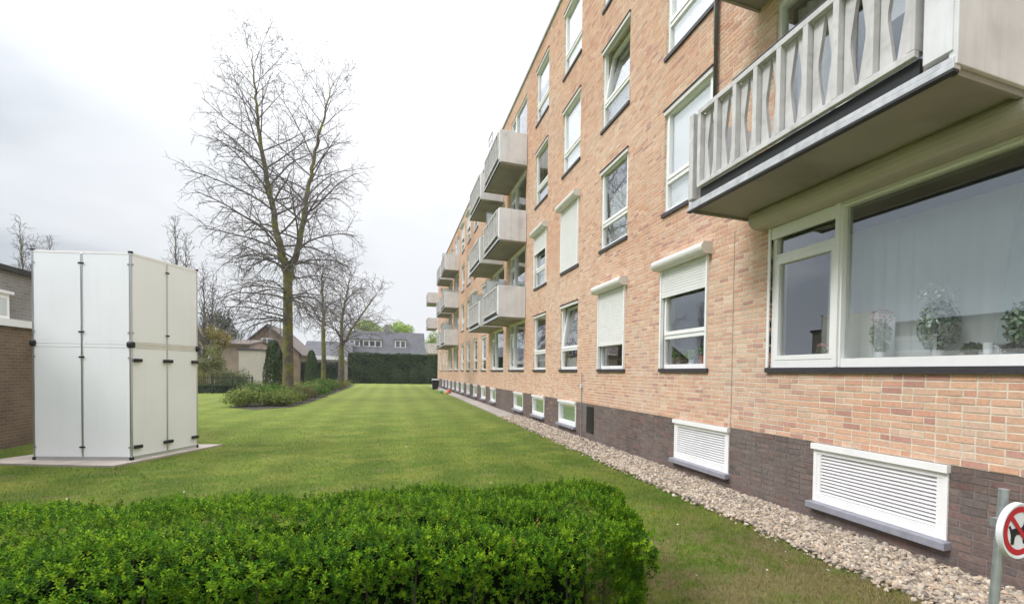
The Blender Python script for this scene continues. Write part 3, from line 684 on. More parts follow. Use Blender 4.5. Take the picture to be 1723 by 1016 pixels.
# things on the near window board ----------------------------------------
wbz = zc_(26)+SILL+.062
def leafcloud(n, cen, rad, size, cols_, shell=.5, up=.3, seed=None):
    """leaf quads filling an ellipsoid, returns V,F,T arrays"""
    d = rng.normal(size=(n, 3)); d /= np.linalg.norm(d, axis=1, keepdims=True); rr = (shell+(1-shell)*rng.random(n))**.7
    P = np.array(cen)+d*rr[:, None]*np.array(rad); nrm = d+rng.normal(0, .6, (n, 3)); nrm[:, 2] += up
    return leaf_quads(P, nrm, size, cols_)
def leaf_quads(P, nrm, size, cols_, aspect=.5):
    n = len(P); nrm /= np.linalg.norm(nrm, axis=1, keepdims=True)+1e-9
    r_ = rng.normal(size=(n, 3)); a = np.cross(nrm, r_); a /= np.linalg.norm(a, axis=1, keepdims=True)+1e-9; b = np.cross(nrm, a)
    s = size*rng.uniform(.6, 1.3, (n, 1)); fold = nrm*s*.18
    V = np.stack([P-a*s*.5, P+b*s*aspect*.5+fold*.5, P+a*s*.5+fold, P-b*s*aspect*.5+fold*.5], 1).reshape(-1, 3)
    cols_ = np.array(cols_); T = cols_[rng.choice(len(cols_), n)]*rng.uniform(.75, 1.25, (n, 1))
    return V, np.arange(n*4).reshape(-1, 4), T
def join(parts):
    Vs, Fs, Ts = [], [], []; o_ = 0
    for V, F, T in parts: Vs.append(V); Fs.append(F+o_); Ts.append(T); o_ += len(V)
    return np.vstack(Vs), np.vstack(Fs), np.vstack(Ts)
def foliage(name, parts, parent=None, m='leaf', kind='stuff', loc=(0, 0, 0)):
    V, F, T = join(parts); o_ = link(name, np_mesh(name, V, F, M[m], T), parent, loc)
    if kind: o_['kind'] = kind
    return o_
GR = [(.07, .16, .03), (.10, .20, .04), (.05, .11, .03)]
def pot_plant(x, y, z, label, potm, h=.2, r=.06, cols_=GR, flower=None, pr=.05, ph_=.09, group=None):
    e_ = empty('potted_plant', (x, y, z)); tag(e_, label, 'plant', group)
    b = MB(); b.tube([(0, 0, 0), (0, 0, ph_)], [pr*.75, pr], 12); b.build('pot', potm, e_, smooth=False)
    foliage('foliage', [leafcloud(int(90+1500*r*h*6), (0, 0, ph_+h*.45), (r, r, h*.5), .05, cols_)], e_)
    st = MB()
    for k in range(4): st.tube([(0, 0, ph_-.01), (random.uniform(-r, r)*.6, random.uniform(-r, r)*.6, ph_+h*.8)], .003, 4)
    st.build('stem', M['stem'], e_)
    if flower: foliage('flower', [leafcloud(120, (0, 0, ph_+h), (r*1.2, r*1.2, h*.22), .035, flower)], e_)
xb = D+.22
pot_plant(xb, 2.95, wbz, 'small dark leafed plant in red pot beside the white mug on the big window board', M['terracotta'], .10, .09, [(.03, .07, .02), (.05, .1, .03)], pr=.05, ph_=.045)
pot_plant(xb, 2.50, wbz, 'bushy grey green plant in blue pot at the right end of the big window', M['pot'], .42, .19, [(.20, .27, .19), (.13, .19, .12)], ph_=.07)
pot_plant(xb, 2.62, wbz, 'low plant in blue bowl between the mug and the bushy grey green plant', M['pot'], .08, .08, [(.03, .06, .03)], pr=.08, ph_=.05)
pot_plant(xb, 3.85, wbz, 'pink orchid on the window board at the left side of the big window', M['mug'], .36, .10, [(.12, .2, .08), (.2, .27, .15)], [(.60, .33, .42), (.7, .5, .58)])
pot_plant(xb, 3.25, wbz, 'tall white orchid behind the middle of the big window', M['mug'], .50, .17, [(.35, .42, .36), (.25, .33, .25)], [(.68, .72, .70)])
pot_plant(xb, 4.62, wbz, 'small pink flowering plant behind the narrow side window', M['terracotta'], .10, .05, [(.1, .16, .05)], [(.6, .25, .3)])
mg = empty('mug', (xb-.06, 2.78, wbz)); tag(mg, 'plain white mug standing on the board inside the big window', 'mug')
b = MB(); b.tube([(0, 0, 0), (0, 0, .13)], [.034, .04], 14); b.build('body', M['mug'], mg); b = MB(); b.tube([(0, -.036, .03), (0, -.075, .045), (0, -.075, .09), (0, -.038, .1)], .006, 6); b.build('handle', M['mug'], mg)
cu = link('curtain', pleat_mesh('curtain', 2.85, 1.62, M['drape'], .022, .16), None, (D+.42, 1.9, z0+.08)); tag(cu, 'pale teal full height curtain hanging behind the big near window', 'curtain')
b = MB(); b.prism([(0, .28, 0), (0, .62, 0), (0, .46, 1.1), (0, .42, 1.25)], (.01, 0, 0)); o = b.build('curtain', mat('grey_teal_drape', (.50, .60, .59), .85, var=.08, vscale=6, trans=.2), None, (D+.375, 2.25, z0+.25)); tag(o, 'darker tapering swag of curtain gathered in front of the pale teal curtain', 'curtain')
# plants behind the first small window
zs = rowz(0)[0]+SILL+.05
MBs = MB().box(.13, .34, .03, WW-.03, SILL+.005, SILL+.045); MBs.build('window_board', M['cream'], bld, (0, cols[0], rowz(0)[0]))
pot_plant(D+.165, 7.75, zs, 'dark bushy houseplant at the left of the nearest small window', M['pot'], .22, .12, [(.05, .11, .03), (.08, .17, .05)])
pot_plant(D+.165, 7.35, zs, 'pale lime green houseplant in the middle of the nearest small window', M['mug'], .18, .10, [(.32, .44, .12), (.22, .36, .09)])
pot_plant(D+.165, 6.98, zs, 'green plant in terracotta pot at the right of the nearest small window', M['terracotta'], .2, .10, [(.08, .18, .04), (.13, .25, .06)], ph_=.15, pr=.08)
pot_plant(D+.22, 10.1, rowz(0)[0]+SILL+.05, 'green houseplant below the half closed shutter', M['mug'], .15, .12, [(.08, .16, .05), (.05, .1, .04)])
MB().box(.13, .34, .03, WW-.03, SILL+.005, SILL+.045).build('window_board', M['cream'], bld, (0, cols[1], rowz(0)[0]))

# ------------------------------------------------------------------ left brick building
lb = empty('brick_building', (-6.9, 3, 0)); tag(lb, 'low flat roofed brick building at the left edge with a white band', 'building')
MB().box(-9, 0, 0, 13.6, -.05, 2.36).build('wall', M['far_brown'], lb)
MB().box(-9, -.03, 0.0, 13.57, 2.50, 3.42).build('upper_wall', M['far_grey'], lb)
MB().box(-9.02, .05, -.03, 13.63, 2.361, 2.499).build('white_band', M['fascia'], lb)
MB().box(-9.02, .04, -.03, 13.63, 3.42, 3.52).build('roof_edge', M['dark'], lb)
b = MB(); w_ = MB().box(-.025, .015, 8.3, 10.78, 2.50, 2.97).build('window', M['white'], lb); MB().box(-.02, .022, 8.38, 10.70, 2.56, 2.89).build('pane', mat('frosted_pane', (.55, .6, .63), .2), w_)
MB().box(-.02, .05, 8.2, 10.86, 2.971, 3.03).build('lintel', M['fascia'], lb)
# paving under the cabin
b = MB(); b.prism([(x, y, 0.001) for x, y in SLAB][::-1], (0, 0, .035)); o = b.build('concrete_base', M['paving']); o['kind'] = 'structure'

# ------------------------------------------------------------------ white panelled cabin
cb = empty('panel_cabin', (-4.08, 11.18, .036), atan2(.50, -1.49)); tag(cb, 'tall white cabin of modular panels with aluminium edges and black catches on a concrete base', 'cabin')
# local x runs left along the front face, local y runs back?  rotate so that front face lies on local y=0
A_ = 1.565; HT = 3.49; MIDZ = 1.95
# after the rotation local +x points to the left end of the front; local -y points to the camera's far side => depth is -y
def cbx(name, x0, x1, y0, y1, z0, z1, m, bevel=0): return MB().box(x0, x1, -y1, -y0, z0, z1).build(name, m, cb, bevel=bevel)
T = .03
for face in range(4):
    for i in range(2):
        a = i*A_/2+.035; b_ = (i+1)*A_/2-.035
        if i == 0: b_ = A_/2-.018
        else: a = A_/2+.018
        for (l, h) in ((.06, MIDZ-.055), (MIDZ+.055, HT-.04)):
            if face == 0: cbx('panel', a, b_, .004, T, l, h, M['panel'])
            if face == 1: cbx('panel', .004, T, a, b_, l, h, M['panel'])
            if face == 2: cbx('panel', a, b_, A_-T, A_-.004, l, h, M['panel'])
            if face == 3: cbx('panel', A_-T, A_-.004, a, b_, l, h, M['panel'])
for (x, y) in ((0, 0), (A_, 0), (0, A_), (A_, A_)):
    x0 = x if x == 0 else x-.034; y0 = y if y == 0 else y-.034
    cbx('corner_post', x0, x0+.034, y0, y0+.034, .03, HT, M['alu'], .008)
    cbx('corner_cap', x0-.012, x0+.046, y0-.012, y0+.046, HT-.012, HT+.025, M['black'], .012)
    cbx('corner_foot', x0-.010, x0+.044, y0-.010, y0+.044, 0, .055, M['black'], .01)
    cbx('corner_knob', x0-.032, x0+.066, y0-.032, y0+.066, MIDZ-.055, MIDZ+.055, M['black'], .03)
for (a0, a1, b0, b1) in ((A_/2-.017, A_/2+.017, -.004, .034), (-.004, .034, A_/2-.017, A_/2+.017), (A_/2-.017, A_/2+.017, A_-.034, A_+.004), (A_-.034, A_+.004, A_/2-.017, A_/2+.017)):
    cbx('mullion', a0, a1, b0, b1, .06, HT-.03, M['alu'], .006)
for (l, h, m_) in ((.0, .058, M['alu']), (HT-.038, HT, M['white'])):
    for (a0, a1, b0, b1) in ((.036, A_-.036, 0, .032), (0, .032, .036, A_-.036), (.036, A_-.036, A_-.032, A_), (A_-.032, A_, .036, A_-.036)):
        cbx('rail', a0, a1, b0+.0005, b1-.0005, l, h, m_)
for zc0 in ((MIDZ-.053, MIDZ-.002), (MIDZ+.002, MIDZ+.053)):
    for (a0, a1, b0, b1) in ((.036, A_-.036, 0.001, .03), (A_-.03, A_-.001, .036, A_-.036), (.001, .03, .036, A_-.036), (.036, A_-.036, A_-.03, A_-.001)):
        cbx('middle_rail', a0, a1, b0, b1, *zc0, M['panel'] if b0 != .036 else M['boxm'])
cbx('roof', .0335, A_-.0335, .0335, A_-.0335, HT-.05, HT-.02, M['panel'])
cbx('interior', .05, A_-.05, .05, A_-.05, .07, HT-.06, M['panel'])
# catches: small grey clips on the front, long black handles on the right face
for z in (.22, MIDZ-.22, MIDZ+.20, HT-.20):
    cbx('clip', A_/2-.045, A_/2+.045, -.014, -.004, z-.014, z+.014, M['black'], .003)
    for x in (.012, A_-.05): cbx('clip', x, x+.04, -.008, .0, z-.016, z+.012, M['metal'])
for z in (.22, MIDZ-.26):
    cbx('handle', -.035, -.004, A_/2-.11, A_/2+.11, z-.03, z+.03, M['black'], .012)
    cbx('handle', -.035, -.002, .03, .20, z-.03, z+.03, M['black'], .012)
    cbx('handle', -.035, -.002, A_-.19, A_-.02, z-.03, z+.03, M['black'], .012)
for z in (MIDZ+.20, HT-.20):
    cbx('clip', -.016, -.004, A_/2-.04, A_/2+.04, z-.014, z+.014, M['black'], .003)
    cbx('clip', -.008, .0, .012, .05, z-.014, z+.014, M['metal'])

# ------------------------------------------------------------------ clipped hedge in the foreground
hg = empty('clipped_hedge', (0, 3.4, 0)); tag(hg, 'low clipped bright green hedge across the foreground with a rounded right end', 'hedge')
HZ = .72
def hedge_out(u, back=True):  # outline in x: back and front y
    return (4.32-.10*u, 2.92-.20*u)
nl = 105000
def hedge_pts(n):
    x = rng.uniform(-4.5, 1.74, n); k = rng.random(n)
    yb = 4.42-.14*x-.25*np.clip(x-1.2, 0, 2)**2; yf = 2.78-.12*x
    P = np.zeros((n, 3)); nr = np.zeros((n, 3))
    top = k < .66; fr = (k >= .66) & (k < .81); bk = (k >= .81) & (k < .87); en = k >= .87
    v = rng.random(n)
    P[:, 0] = x; P[:, 1] = yf+(yb-yf)*v
    lump = .022*np.sin(x*5.1+1)+.018*np.sin(x*11.7+P[:, 1]*7)+.02*np.sin(P[:, 1]*9+x*2)+.012*np.sin(x*31+P[:, 1]*17)+.012*np.sin(P[:, 1]*37-x*23)
    edge = np.minimum(np.minimum(v, 1-v)*(yb-yf), 2-np.minimum(x+3.6, 2)); 
    rnd = -.12*np.exp(-np.clip(np.minimum(v, 1-v)*(yb-yf), 0, None)/.10)-.12*np.exp(-np.clip(1.39+.26*(P[:, 1]-2.6)-x, 0, None)/.12)
    dep = rng.exponential(.022, n)
    P[:, 2] = HZ+lump+rnd-dep+rng.normal(0, .012, n); nr[:, 2] = 1
    for mk, yy, sg in ((fr, yf, -1), (bk, yb, 1)):
        m_ = mk.sum(); z = HZ*np.sqrt(rng.random(m_))*.98; P[mk, 2] = z
        wav = .035*np.sin(x[mk]*6+z*9)+.03*np.sin(x[mk]*13-z*14)
        P[mk, 1] = yy[mk]+sg*(wav-.22*np.clip((HZ-.10-z)/.25, 0, 1)-.10*np.exp(-(HZ-z)/.06))-sg*rng.exponential(.05, m_); nr[mk] = (0, sg, .35)
    m_ = en.sum(); z = HZ*np.sqrt(rng.random(m_)); P[en, 2] = z; ye = 2.62+rng.random(m_)*1.45; P[en, 1] = ye; 
    P[en, 0] = 1.38+.26*(ye-2.6)-.12*np.exp(-np.minimum(ye-2.62, 4.07-ye)/.12)-.08*np.exp(-(HZ-z)/.07)+.04*np.sin(ye*9+z*8)-rng.exponential(.04, m_)-.12*np.clip(HZ-.2-z, 0, 1); nr[en] = (1, 0, .4)
    ok = P[:, 0] < 1.41+.26*(P[:, 1]-2.6)
    P, nr = P[ok], nr[ok]
    return P, nr
NS = 31000
P0, nr0 = hedge_pts(NS); NS = len(P0)
ax = nr0+rng.normal(0, .45, nr0.shape); ax[:, 2] += .55; ax /= np.linalg.norm(ax, axis=1, keepdims=True)
shade_ = rng.random(NS); GH = np.array([(.026, .088, .003), (.062, .162, .004), (.098, .215, .005), (.140, .262, .006), (.195, .315, .012)])
base_c = GH[np.clip((shade_**1.3*5).astype(int), 0, 4)]; base_c[rng.random(NS) < .002] = (.22, .13, .05)
LN = rng.uniform(.025, .055, NS); parts = []
u0 = np.cross(ax, rng.normal(size=(NS, 3))); u0 /= np.linalg.norm(u0, axis=1, keepdims=True); v0 = np.cross(ax, u0)
for j_ in range(9):
    t = j_/8; an = j_*2.4+rng.normal(0, .3, NS); side = u0*np.cos(an)[:, None]+v0*np.sin(an)[:, None]
    lift = .35+.9*t; dirv = side+ax*lift; dirv /= np.linalg.norm(dirv, axis=1, keepdims=True)
    sz = (.0225-.008*t)*rng.uniform(.75, 1.3, NS)[:, None]; q = P0+ax*(LN*(t-.55))[:, None]
    wv = np.cross(dirv, ax); wv /= np.linalg.norm(wv, axis=1, keepdims=True)+1e-9; up_ = np.cross(wv, dirv)
    V = np.stack([q, q+dirv*sz*.5+wv*sz*.25+up_*sz*.06, q+dirv*sz-up_*sz*.12, q+dirv*sz*.5-wv*sz*.25+up_*sz*.06], 1).reshape(-1, 3)
    parts.append((V, np.arange(NS*4).reshape(-1, 4), base_c*rng.uniform(.8, 1.2, (NS, 1))*(.85+.3*t)))
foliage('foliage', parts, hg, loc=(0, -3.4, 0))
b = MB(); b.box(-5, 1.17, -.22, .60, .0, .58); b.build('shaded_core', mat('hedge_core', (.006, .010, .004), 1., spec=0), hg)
st = MB()
for i in range(260):
    x = random.uniform(-4.5, 1.3); y = random.uniform(-.55, .7); st.tube([(x, y, 0), (x+random.uniform(-.1, .1), y+random.uniform(-.1, .1), random.uniform(.4, .66))], [.009, .004], 4, cap=False)
st.build('stems', M['stem'], hg)['kind'] = 'stuff'

# ------------------------------------------------------------------ prohibition sign for dogs
sg = empty('prohibition_sign', (2.03, 1.235, 0)); tag(sg, 'round red and white no dogs sign on a leaning galvanised post at the right edge', 'sign')
b = MB(); b.tube([(.0, .01, -.05), (.028, -.002, .8), (.058, -.005, 1.215)], .0165, 14); b.tube([(.058, -.005, 1.215), (.0585, -.005, 1.222)], .018, 14); b.build('pole', M['metal'], sg, smooth=False)
nrm = Vector((-.04, -.999, 0)).normalized()         # the face looks back along the path
fc = empty; sx = Vector((0, 0, 1)).cross(nrm).normalized()*1   # picture-right on the face
def face_pt(u, v, d): q = Vector((.050, -.055, 1.085))+sx*u+Vector((0, 0, 1))*v+nrm*d; return (q.x, q.y, q.z)
def disc(r0, r1, d0, d1, m_, name, par, n_=48):
    b = MB()
    if r0 == 0: b.prism([face_pt(r1*cos(t), r1*sin(t), d0) for t in np.linspace(0, 2*pi, n_, endpoint=False)], tuple(nrm*(d1-d0)))
    else:
        for i in range(n_):
            t0, t1 = 2*pi*i/n_, 2*pi*(i+1)/n_
            b.prism([face_pt(r*cos(t), r*sin(t), d0) for r, t in ((r0, t0), (r1, t0), (r1, t1), (r0, t1))], tuple(nrm*(d1-d0)))
    return b.build(name, m_, par)
dsk = disc(0, .096, 0, .012, M['signwhite'], 'disc', sg)
disc(.093, .099, -.006, .0160, M['signwhite'], 'rim', sg)
disc(.067, .087, .0125, .0142, M['red'], 'red_ring', sg)
dog = [(-.052, -.050), (-.052, -.012), (-.058, .004), (-.066, .022), (-.058, .026), (-.049, .010), (-.030, .012), (.006, .010), (.020, .022), (.026, .042), (.034, .052), (.040, .043), (.052, .038), (.060, .030), (.056, .020), (.044, .018), (.036, .004), (.032, -.010), (.032, -.052), (.020, -.052), (.016, -.016), (-.020, -.014), (-.030, -.024), (-.036, -.052)]
b = MB(); b.prism([face_pt(x*.9, y*.9, .0126) for x, y in dog], tuple(nrm*.0012)); b.build('dog_pictogram', M['black'], sg)
b = MB(); c_, s_ = cos(radians(-48)), sin(radians(-48)); b.prism([face_pt(u*c_-v*s_, u*s_+v*c_, .0139) for u, v in ((-.073, -.008), (.073, -.008), (.073, .008), (-.073, .008))], tuple(nrm*.0012)); b.build('red_slash', M['red'], sg)
b = MB(); b.prism([face_pt(u, v, -.07) for u, v in ((-.035, .0), (.03, .0), (.03, .03), (-.035, .03))], tuple(nrm*.069)); b.build('bracket', M['metal'], sg)

# ------------------------------------------------------------------ trees
class Tree:
    def __init__(s): s.V = []; s.F = []; s.nv = 0; s.thick = MB()
    def strand(s, pts, r0, r1, n=3):
        k = len(pts); pts = np.array(pts); d = np.gradient(pts, axis=0); d /= np.linalg.norm(d, axis=1, keepdims=True)+1e-9
        ref = np.array([.31, .77, .11]); a = np.cross(d, ref); a /= np.linalg.norm(a, axis=1, keepdims=True)+1e-9; b = np.cross(d, a)
        R = np.linspace(r0, r1, k)[:, None, None]; t = np.arange(n)*2*pi/n
        ring = pts[:, None]+R*(a[:, None]*np.cos(t)[None, :, None]+b[:, None]*np.sin(t)[None, :, None])
        s.V.append(ring.reshape(-1, 3)); i = np.arange(k-1)[:, None]*n; j = np.arange(n)[None]; j2 = (j+1) % n
        s.F.append((np.stack([i+j, i+j2, i+n+j2, i+n+j], -1).reshape(-1, 4))+s.nv); s.nv += k*n
def grow(T, p, d, L, r, lev, rs, droop, maxlev, dens, wig=.25, rmin=.006):
    k = 6 if lev < 2 else (5 if lev == 2 else 4); pts = [p.copy()]; dd = d/np.linalg.norm(d); dirs = [dd]
    for i in range(k):
        dd = dd+rs.normal(0, wig/k*1.6, 3)+np.array([0, 0, droop[lev]/k]); dd /= np.linalg.norm(dd); pts.append(pts[-1]+dd*L/k); dirs.append(dd)
    T.strand(pts, r, max(r*.35, rmin), 5 if lev == 0 else 3)
    if lev >= maxlev: return
    nch = max(2, int(L*dens[lev])); az = rs.uniform(0, 6.28)
    for c in range(nch):
        u = .18+.80*(c+rs.uniform(.2, .8))/nch; i = min(int(u*k), k-1); q = pts[i]+(pts[i+1]-pts[i])*(u*k-i); dd = dirs[i]
        a = np.cross(dd, [0, 0, 1.]); na = np.linalg.norm(a); a = a/na if na > .1 else np.array([1., 0, 0]); b = np.cross(a, dd)
        az += 2.4+rs.normal(0, .4); ang = rs.uniform(.55, 1.0); side = a*cos(az)+b*sin(az)
        nd = dd*cos(ang)+side*sin(ang)
        Lc = L*(.56-.30*u)*rs.uniform(.7, 1.25)
        grow(T, q, nd, max(Lc, .3), max(r*(.55-.2*u), rmin), lev+1, rs, droop, maxlev, dens, wig, rmin)
def bare_tree(loc, leaders, trunk, label, group=None, seed=1, limbL=(4.6, 1.5), el=(.25, 1.0), gap=.42, maxlev=3, dens=(2.1, 3.0, 3.2), droopf=1., extra=(), cat='tree', barkm='bark', rmin=.006):
    rs = np.random.default_rng(seed); T = Tree(); b = MB()
    e_ = empty('bare_tree', loc); tag(e_, label, cat, group)
    tp = trunk; b.tube([t[:3] for t in tp], [t[3] for t in tp], 12, cap=False)
    ztop = max(l[-1][2] for l in leaders); zlo = leaders[0][0][2]
    for ld in leaders:
        # densify
        P_ = np.array([q[:3] for q in ld], float); R_ = np.array([q[3] for q in ld]); u = np.linspace(0, len(P_)-1, 40); i = np.clip(u.astype(int), 0, len(P_)-2); f_ = (u-i)[:, None]
        PP = P_[i]*(1-f_)+P_[i+1]*f_; PP[1:-1] += rs.normal(0, .03, (38, 3)); RR = R_[i]*(1-f_[:, 0])+R_[i+1]*f_[:, 0]
        b.tube([tuple(q) for q in PP], [float(x) for x in RR], 7, cap=False)
        seg = np.linalg.norm(np.diff(PP, axis=0), axis=1); tot = seg.sum(); cum = np.concatenate([[0], np.cumsum(seg)]); az = rs.uniform(0, 6.28); pos = .3
        while pos < tot:
            t = pos/tot; q = np.array([np.interp(pos, cum, PP[:, c]) for c in range(3)]); r = float(np.interp(pos, cum, RR)); az += 2.4+rs.normal(0, .35)
            L = (limbL[0]*(1-t)+limbL[1]*t)*rs.uniform(.65, 1.15); a_el = el[0]*(1-t)+el[1]*t+rs.normal(0, .12)
            d = np.array([cos(az)*cos(a_el), sin(az)*cos(a_el), sin(a_el)])
            dr = (1-t)
            grow(T, q, d, L, min(r*.42, .055), 0, rs, [(.35-1.1*dr)*droopf, (.2-.9*dr)*droopf, (.1-.5*dr)*droopf, .1], maxlev, dens, rmin=rmin)
            pos += gap*rs.uniform(.7, 1.3)*(1-.3*t)
    for (q, d, L, r) in extra: grow(T, np.array(q, float), np.array(d, float), L, r, 0, rs, [-.75*droopf, -.6, -.3, 0], maxlev, dens, rmin=rmin)
    tr = b.build('trunk', M[barkm], e_, smooth=True)
    V = np.vstack(T.V); F = np.vstack(T.F)
    c = link('crown', np_mesh('crown', V, F, M['twig']), e_); c['kind'] = 'stuff'
    return e_
# big double-stemmed tree
X1, Y1 = -5.08, 31.5
rs_ = np.random.default_rng(5); ex = []
for i in range(24):
    a = rs_.uniform(0, 6.28); z = rs_.uniform(3.9, 7.4); ex.append(((0, 0, z), (cos(a), sin(a), .35), rs_.uniform(2.6, 4.0), .045))
bare_tree((X1, Y1, 0), [
  [(0, 0, 6.3, .20), (-.35, 0, 8.0, .165), (-.75, .1, 10.2, .13), (-1.15, .1, 12.4, .10), (-1.35, 0, 14.2, .07), (-1.45, 0, 15.8, .045), (-1.6, 0, 17.6, .012)],
  [(0, 0, 6.3, .18), (.45, -.2, 7.6, .15), (.75, -.3, 9.3, .12), (1.0, -.3, 11.2, .095), (1.35, -.3, 13.2, .07), (1.7, -.3, 14.9, .045), (2.1, -.3, 16.6, .012)]],
  [(0, 0, -.05, .36), (0, 0, .3, .27), (.02, 0, 1.5, .245), (0, 0, 4, .225), (0, 0, 6.4, .205)],
  'tall bare tree with two mossy stems forking above the shrub bed', seed=11, limbL=(4.2, 2.3), el=(.55, .95), gap=.34, extra=ex, dens=(2.4, 3.4, 3.8), rmin=.0064)
bare_tree((-4.5, 41, 0), [[(0, 0, 4.2, .12), (0, .1, 6.0, .09), (-.1, 0, 7.8, .06), (.0, 0, 8.6, .012)]], [(0, 0, -.05, .2), (0, 0, .4, .16), (.04, 0, 2.4, .14), (0, 0, 4.3, .12)],
  'slim bare tree with one straight stem, middle of the three in the bed', seed=3, limbL=(3.6, 1.3), el=(.4, 1.0), gap=.26, dens=(2.4, 3.6, 3.4), droopf=.8, rmin=.009)
bare_tree((-4.12, 50, 0), [[(0, 0, 3.6, .16), (.05, 0, 6.0, .11), (.5, 0, 8.5, .07), (.7, 0, 10.2, .014)], [(0, 0, 3.4, .12), (.9, 0, 5.3, .09), (2.1, 0, 7.3, .06), (2.8, 0, 8.3, .012)]], [(0, 0, -.05, .32), (0, 0, .4, .26), (0, 0, 3.7, .19)],
  'bare tree with a limb leaning right, farthest of the three in the bed', seed=9, limbL=(4.1, 1.6), el=(.4, .9), gap=.30, dens=(2.3, 3.4, 3.2), droopf=.8, rmin=.010)
# upright poplars behind the cabin and far left
for (x, y, h, sd, lb_) in ((-14.0, 45, 11.6, 21, 'upright bare poplar rising just right of the white cabin'), (-12.7, 46, 8.6, 22, 'shorter bare poplar between the white cabin and the tall tree'), (-22.4, 46, 10.4, 23, 'bare poplar above the roof of the left brick building'), (-21.5, 47, 9.8, 24, 'slim bare poplar beside the cabin top at the far left')):
    bare_tree((x, y, 0), [[(0, 0, 1.5, .12), (.1, 0, h*.5, .08), (0, 0, h, .012)], [(.05, .1, 1.6, .09), (.45, .2, h*.5, .06), (.6, .1, h*.9, .012)]], [(0, 0, 0, .16), (0, 0, 1.6, .12)], lb_, 'upright poplars at the left', seed=sd, limbL=(2.1, .8), el=(1.1, 1.3), gap=.22, maxlev=2, dens=(3.0, 4.2, 3), droopf=-.3, rmin=.010)

# ------------------------------------------------------------------ shrubs in the bed
def shrub(x, y, r, h, label, cols_, n=900, ls=.09, name='shrub', group='low shrubs in the long bed', cat='shrub', m='leaf'):
    e_ = empty(name, (x, y, 0)); tag(e_, label, cat, group); parts = []
    k = 6
    for i in range(k):
        a = i*2*pi/k+random.random(); rr = r*.45 if i else 0
        hh = h*random.uniform(.75, 1.05); parts.append(leafcloud(n//k, (cos(a)*rr, sin(a)*rr, hh*.52), (r*.62, r*.62, hh*.5), ls, cols_, shell=.25))
    foliage('foliage', parts, e_, m)
    st = MB()
    for i in range(9): a = random.uniform(0, 6.28); st.tube([(0, 0, 0), (cos(a)*r*.4, sin(a)*r*.4, h*.6)], [.02, .008], 4, cap=False)
    st.build('stem', M['stem'], e_)
G1 = [(.08, .17, .025), (.13, .22, .03), (.05, .10, .02)]; G2 = [(.17, .22, .045), (.12, .17, .035), (.21, .24, .06)]; G3 = [(.17, .12, .06), (.12, .12, .045), (.10, .11, .035)]
sh = [(-5.75, 26.2, .75, .85, 'light green shrub at the front left corner of the bed', G2), (-5.2, 27.2, .8, 1.15, 'tallest bright green shrub near the front of the bed', G1), (-4.55, 26.6, .6, .75, 'small shrub at the front of the bed beside bare soil', G2),
      (-4.5, 28.6, .75, .9, 'olive shrub right of the tall tree trunk foot', G2), (-5.9, 29.5, .8, 1.05, 'russet tinged shrub left of the tall tree trunk', G3), (-4.4, 31.0, .7, .8, 'low brownish shrub beside the tall trunk', G3), (-5.0, 33.6, .9, .85, 'olive shrub just behind the tall tree', G2),
      (-4.3, 35.0, .8, .85, 'green shrub at the bed edge midway to the second tree', G1), (-5.0, 37.3, .9, .9, 'broad olive shrub before the slim tree', G2), (-4.3, 39.3, .8, 1.25, 'taller green shrub at the foot of the slim tree', G1),
      (-4.6, 43, .9, 1.1, 'green shrub just beyond the slim tree', G1), (-4.4, 46, .9, .85, 'russet shrub between the slim tree and the last tree', G3), (-4.6, 49, .9, .8, 'brownish shrub at the foot of the last tree', G3), (-4.5, 53, 1., .8, 'olive shrub beyond the last tree', G2), (-4.6, 57, 1., .7, 'low shrub at the far tip of the bed', G3)]
for x, y, r, h, l, c in sh: shrub(x, y, r*1.2, h*.98, l, c, n=2600 if y < 34 else 1300, ls=.09 if y < 34 else .13)
# clipped conifers and dark hedges
def conifer(x, y, r, h, label, cols_, name='conifer', n=7000, ls=.13):
    e_ = empty(name, (x, y, 0)); tag(e_, label, 'conifer'); z = h*rng.random(n)**.8; rad = r*np.sqrt(np.clip(1-(z/h)**2.0, 0, 1))*(.82+.18*np.clip(z/(h*.2), 0, 1)); a = rng.uniform(0, 2*pi, n); q = rad*(1-rng.exponential(.06, n))+.05*np.sin(a*5+z*3)
    P = np.stack([np.cos(a)*q, np.sin(a)*q, z], 1); nr = np.stack([np.cos(a), np.sin(a), np.full(n, .3)], 1)+rng.normal(0, .4, (n, 3))
    foliage('foliage', [leaf_quads(P, nr, ls, cols_)], e_, 'leaf_dull'); b = MB(); b.tube([(0, 0, 0), (0, 0, h*.9)], [.12, .02], 6); b.build('trunk', M['stem'], e_)
DG = [(.030, .058, .010), (.046, .080, .014), (.018, .036, .008)]
conifer(-8.3, 46, .72, 3.75, 'dark green egg shaped conifer left of the tall trunk', DG)
conifer(-6.35, 50, .5, 3.2, 'narrow pointed conifer between the tall trunk and the slim tree', [(.045, .08, .025), (.06, .10, .03)])
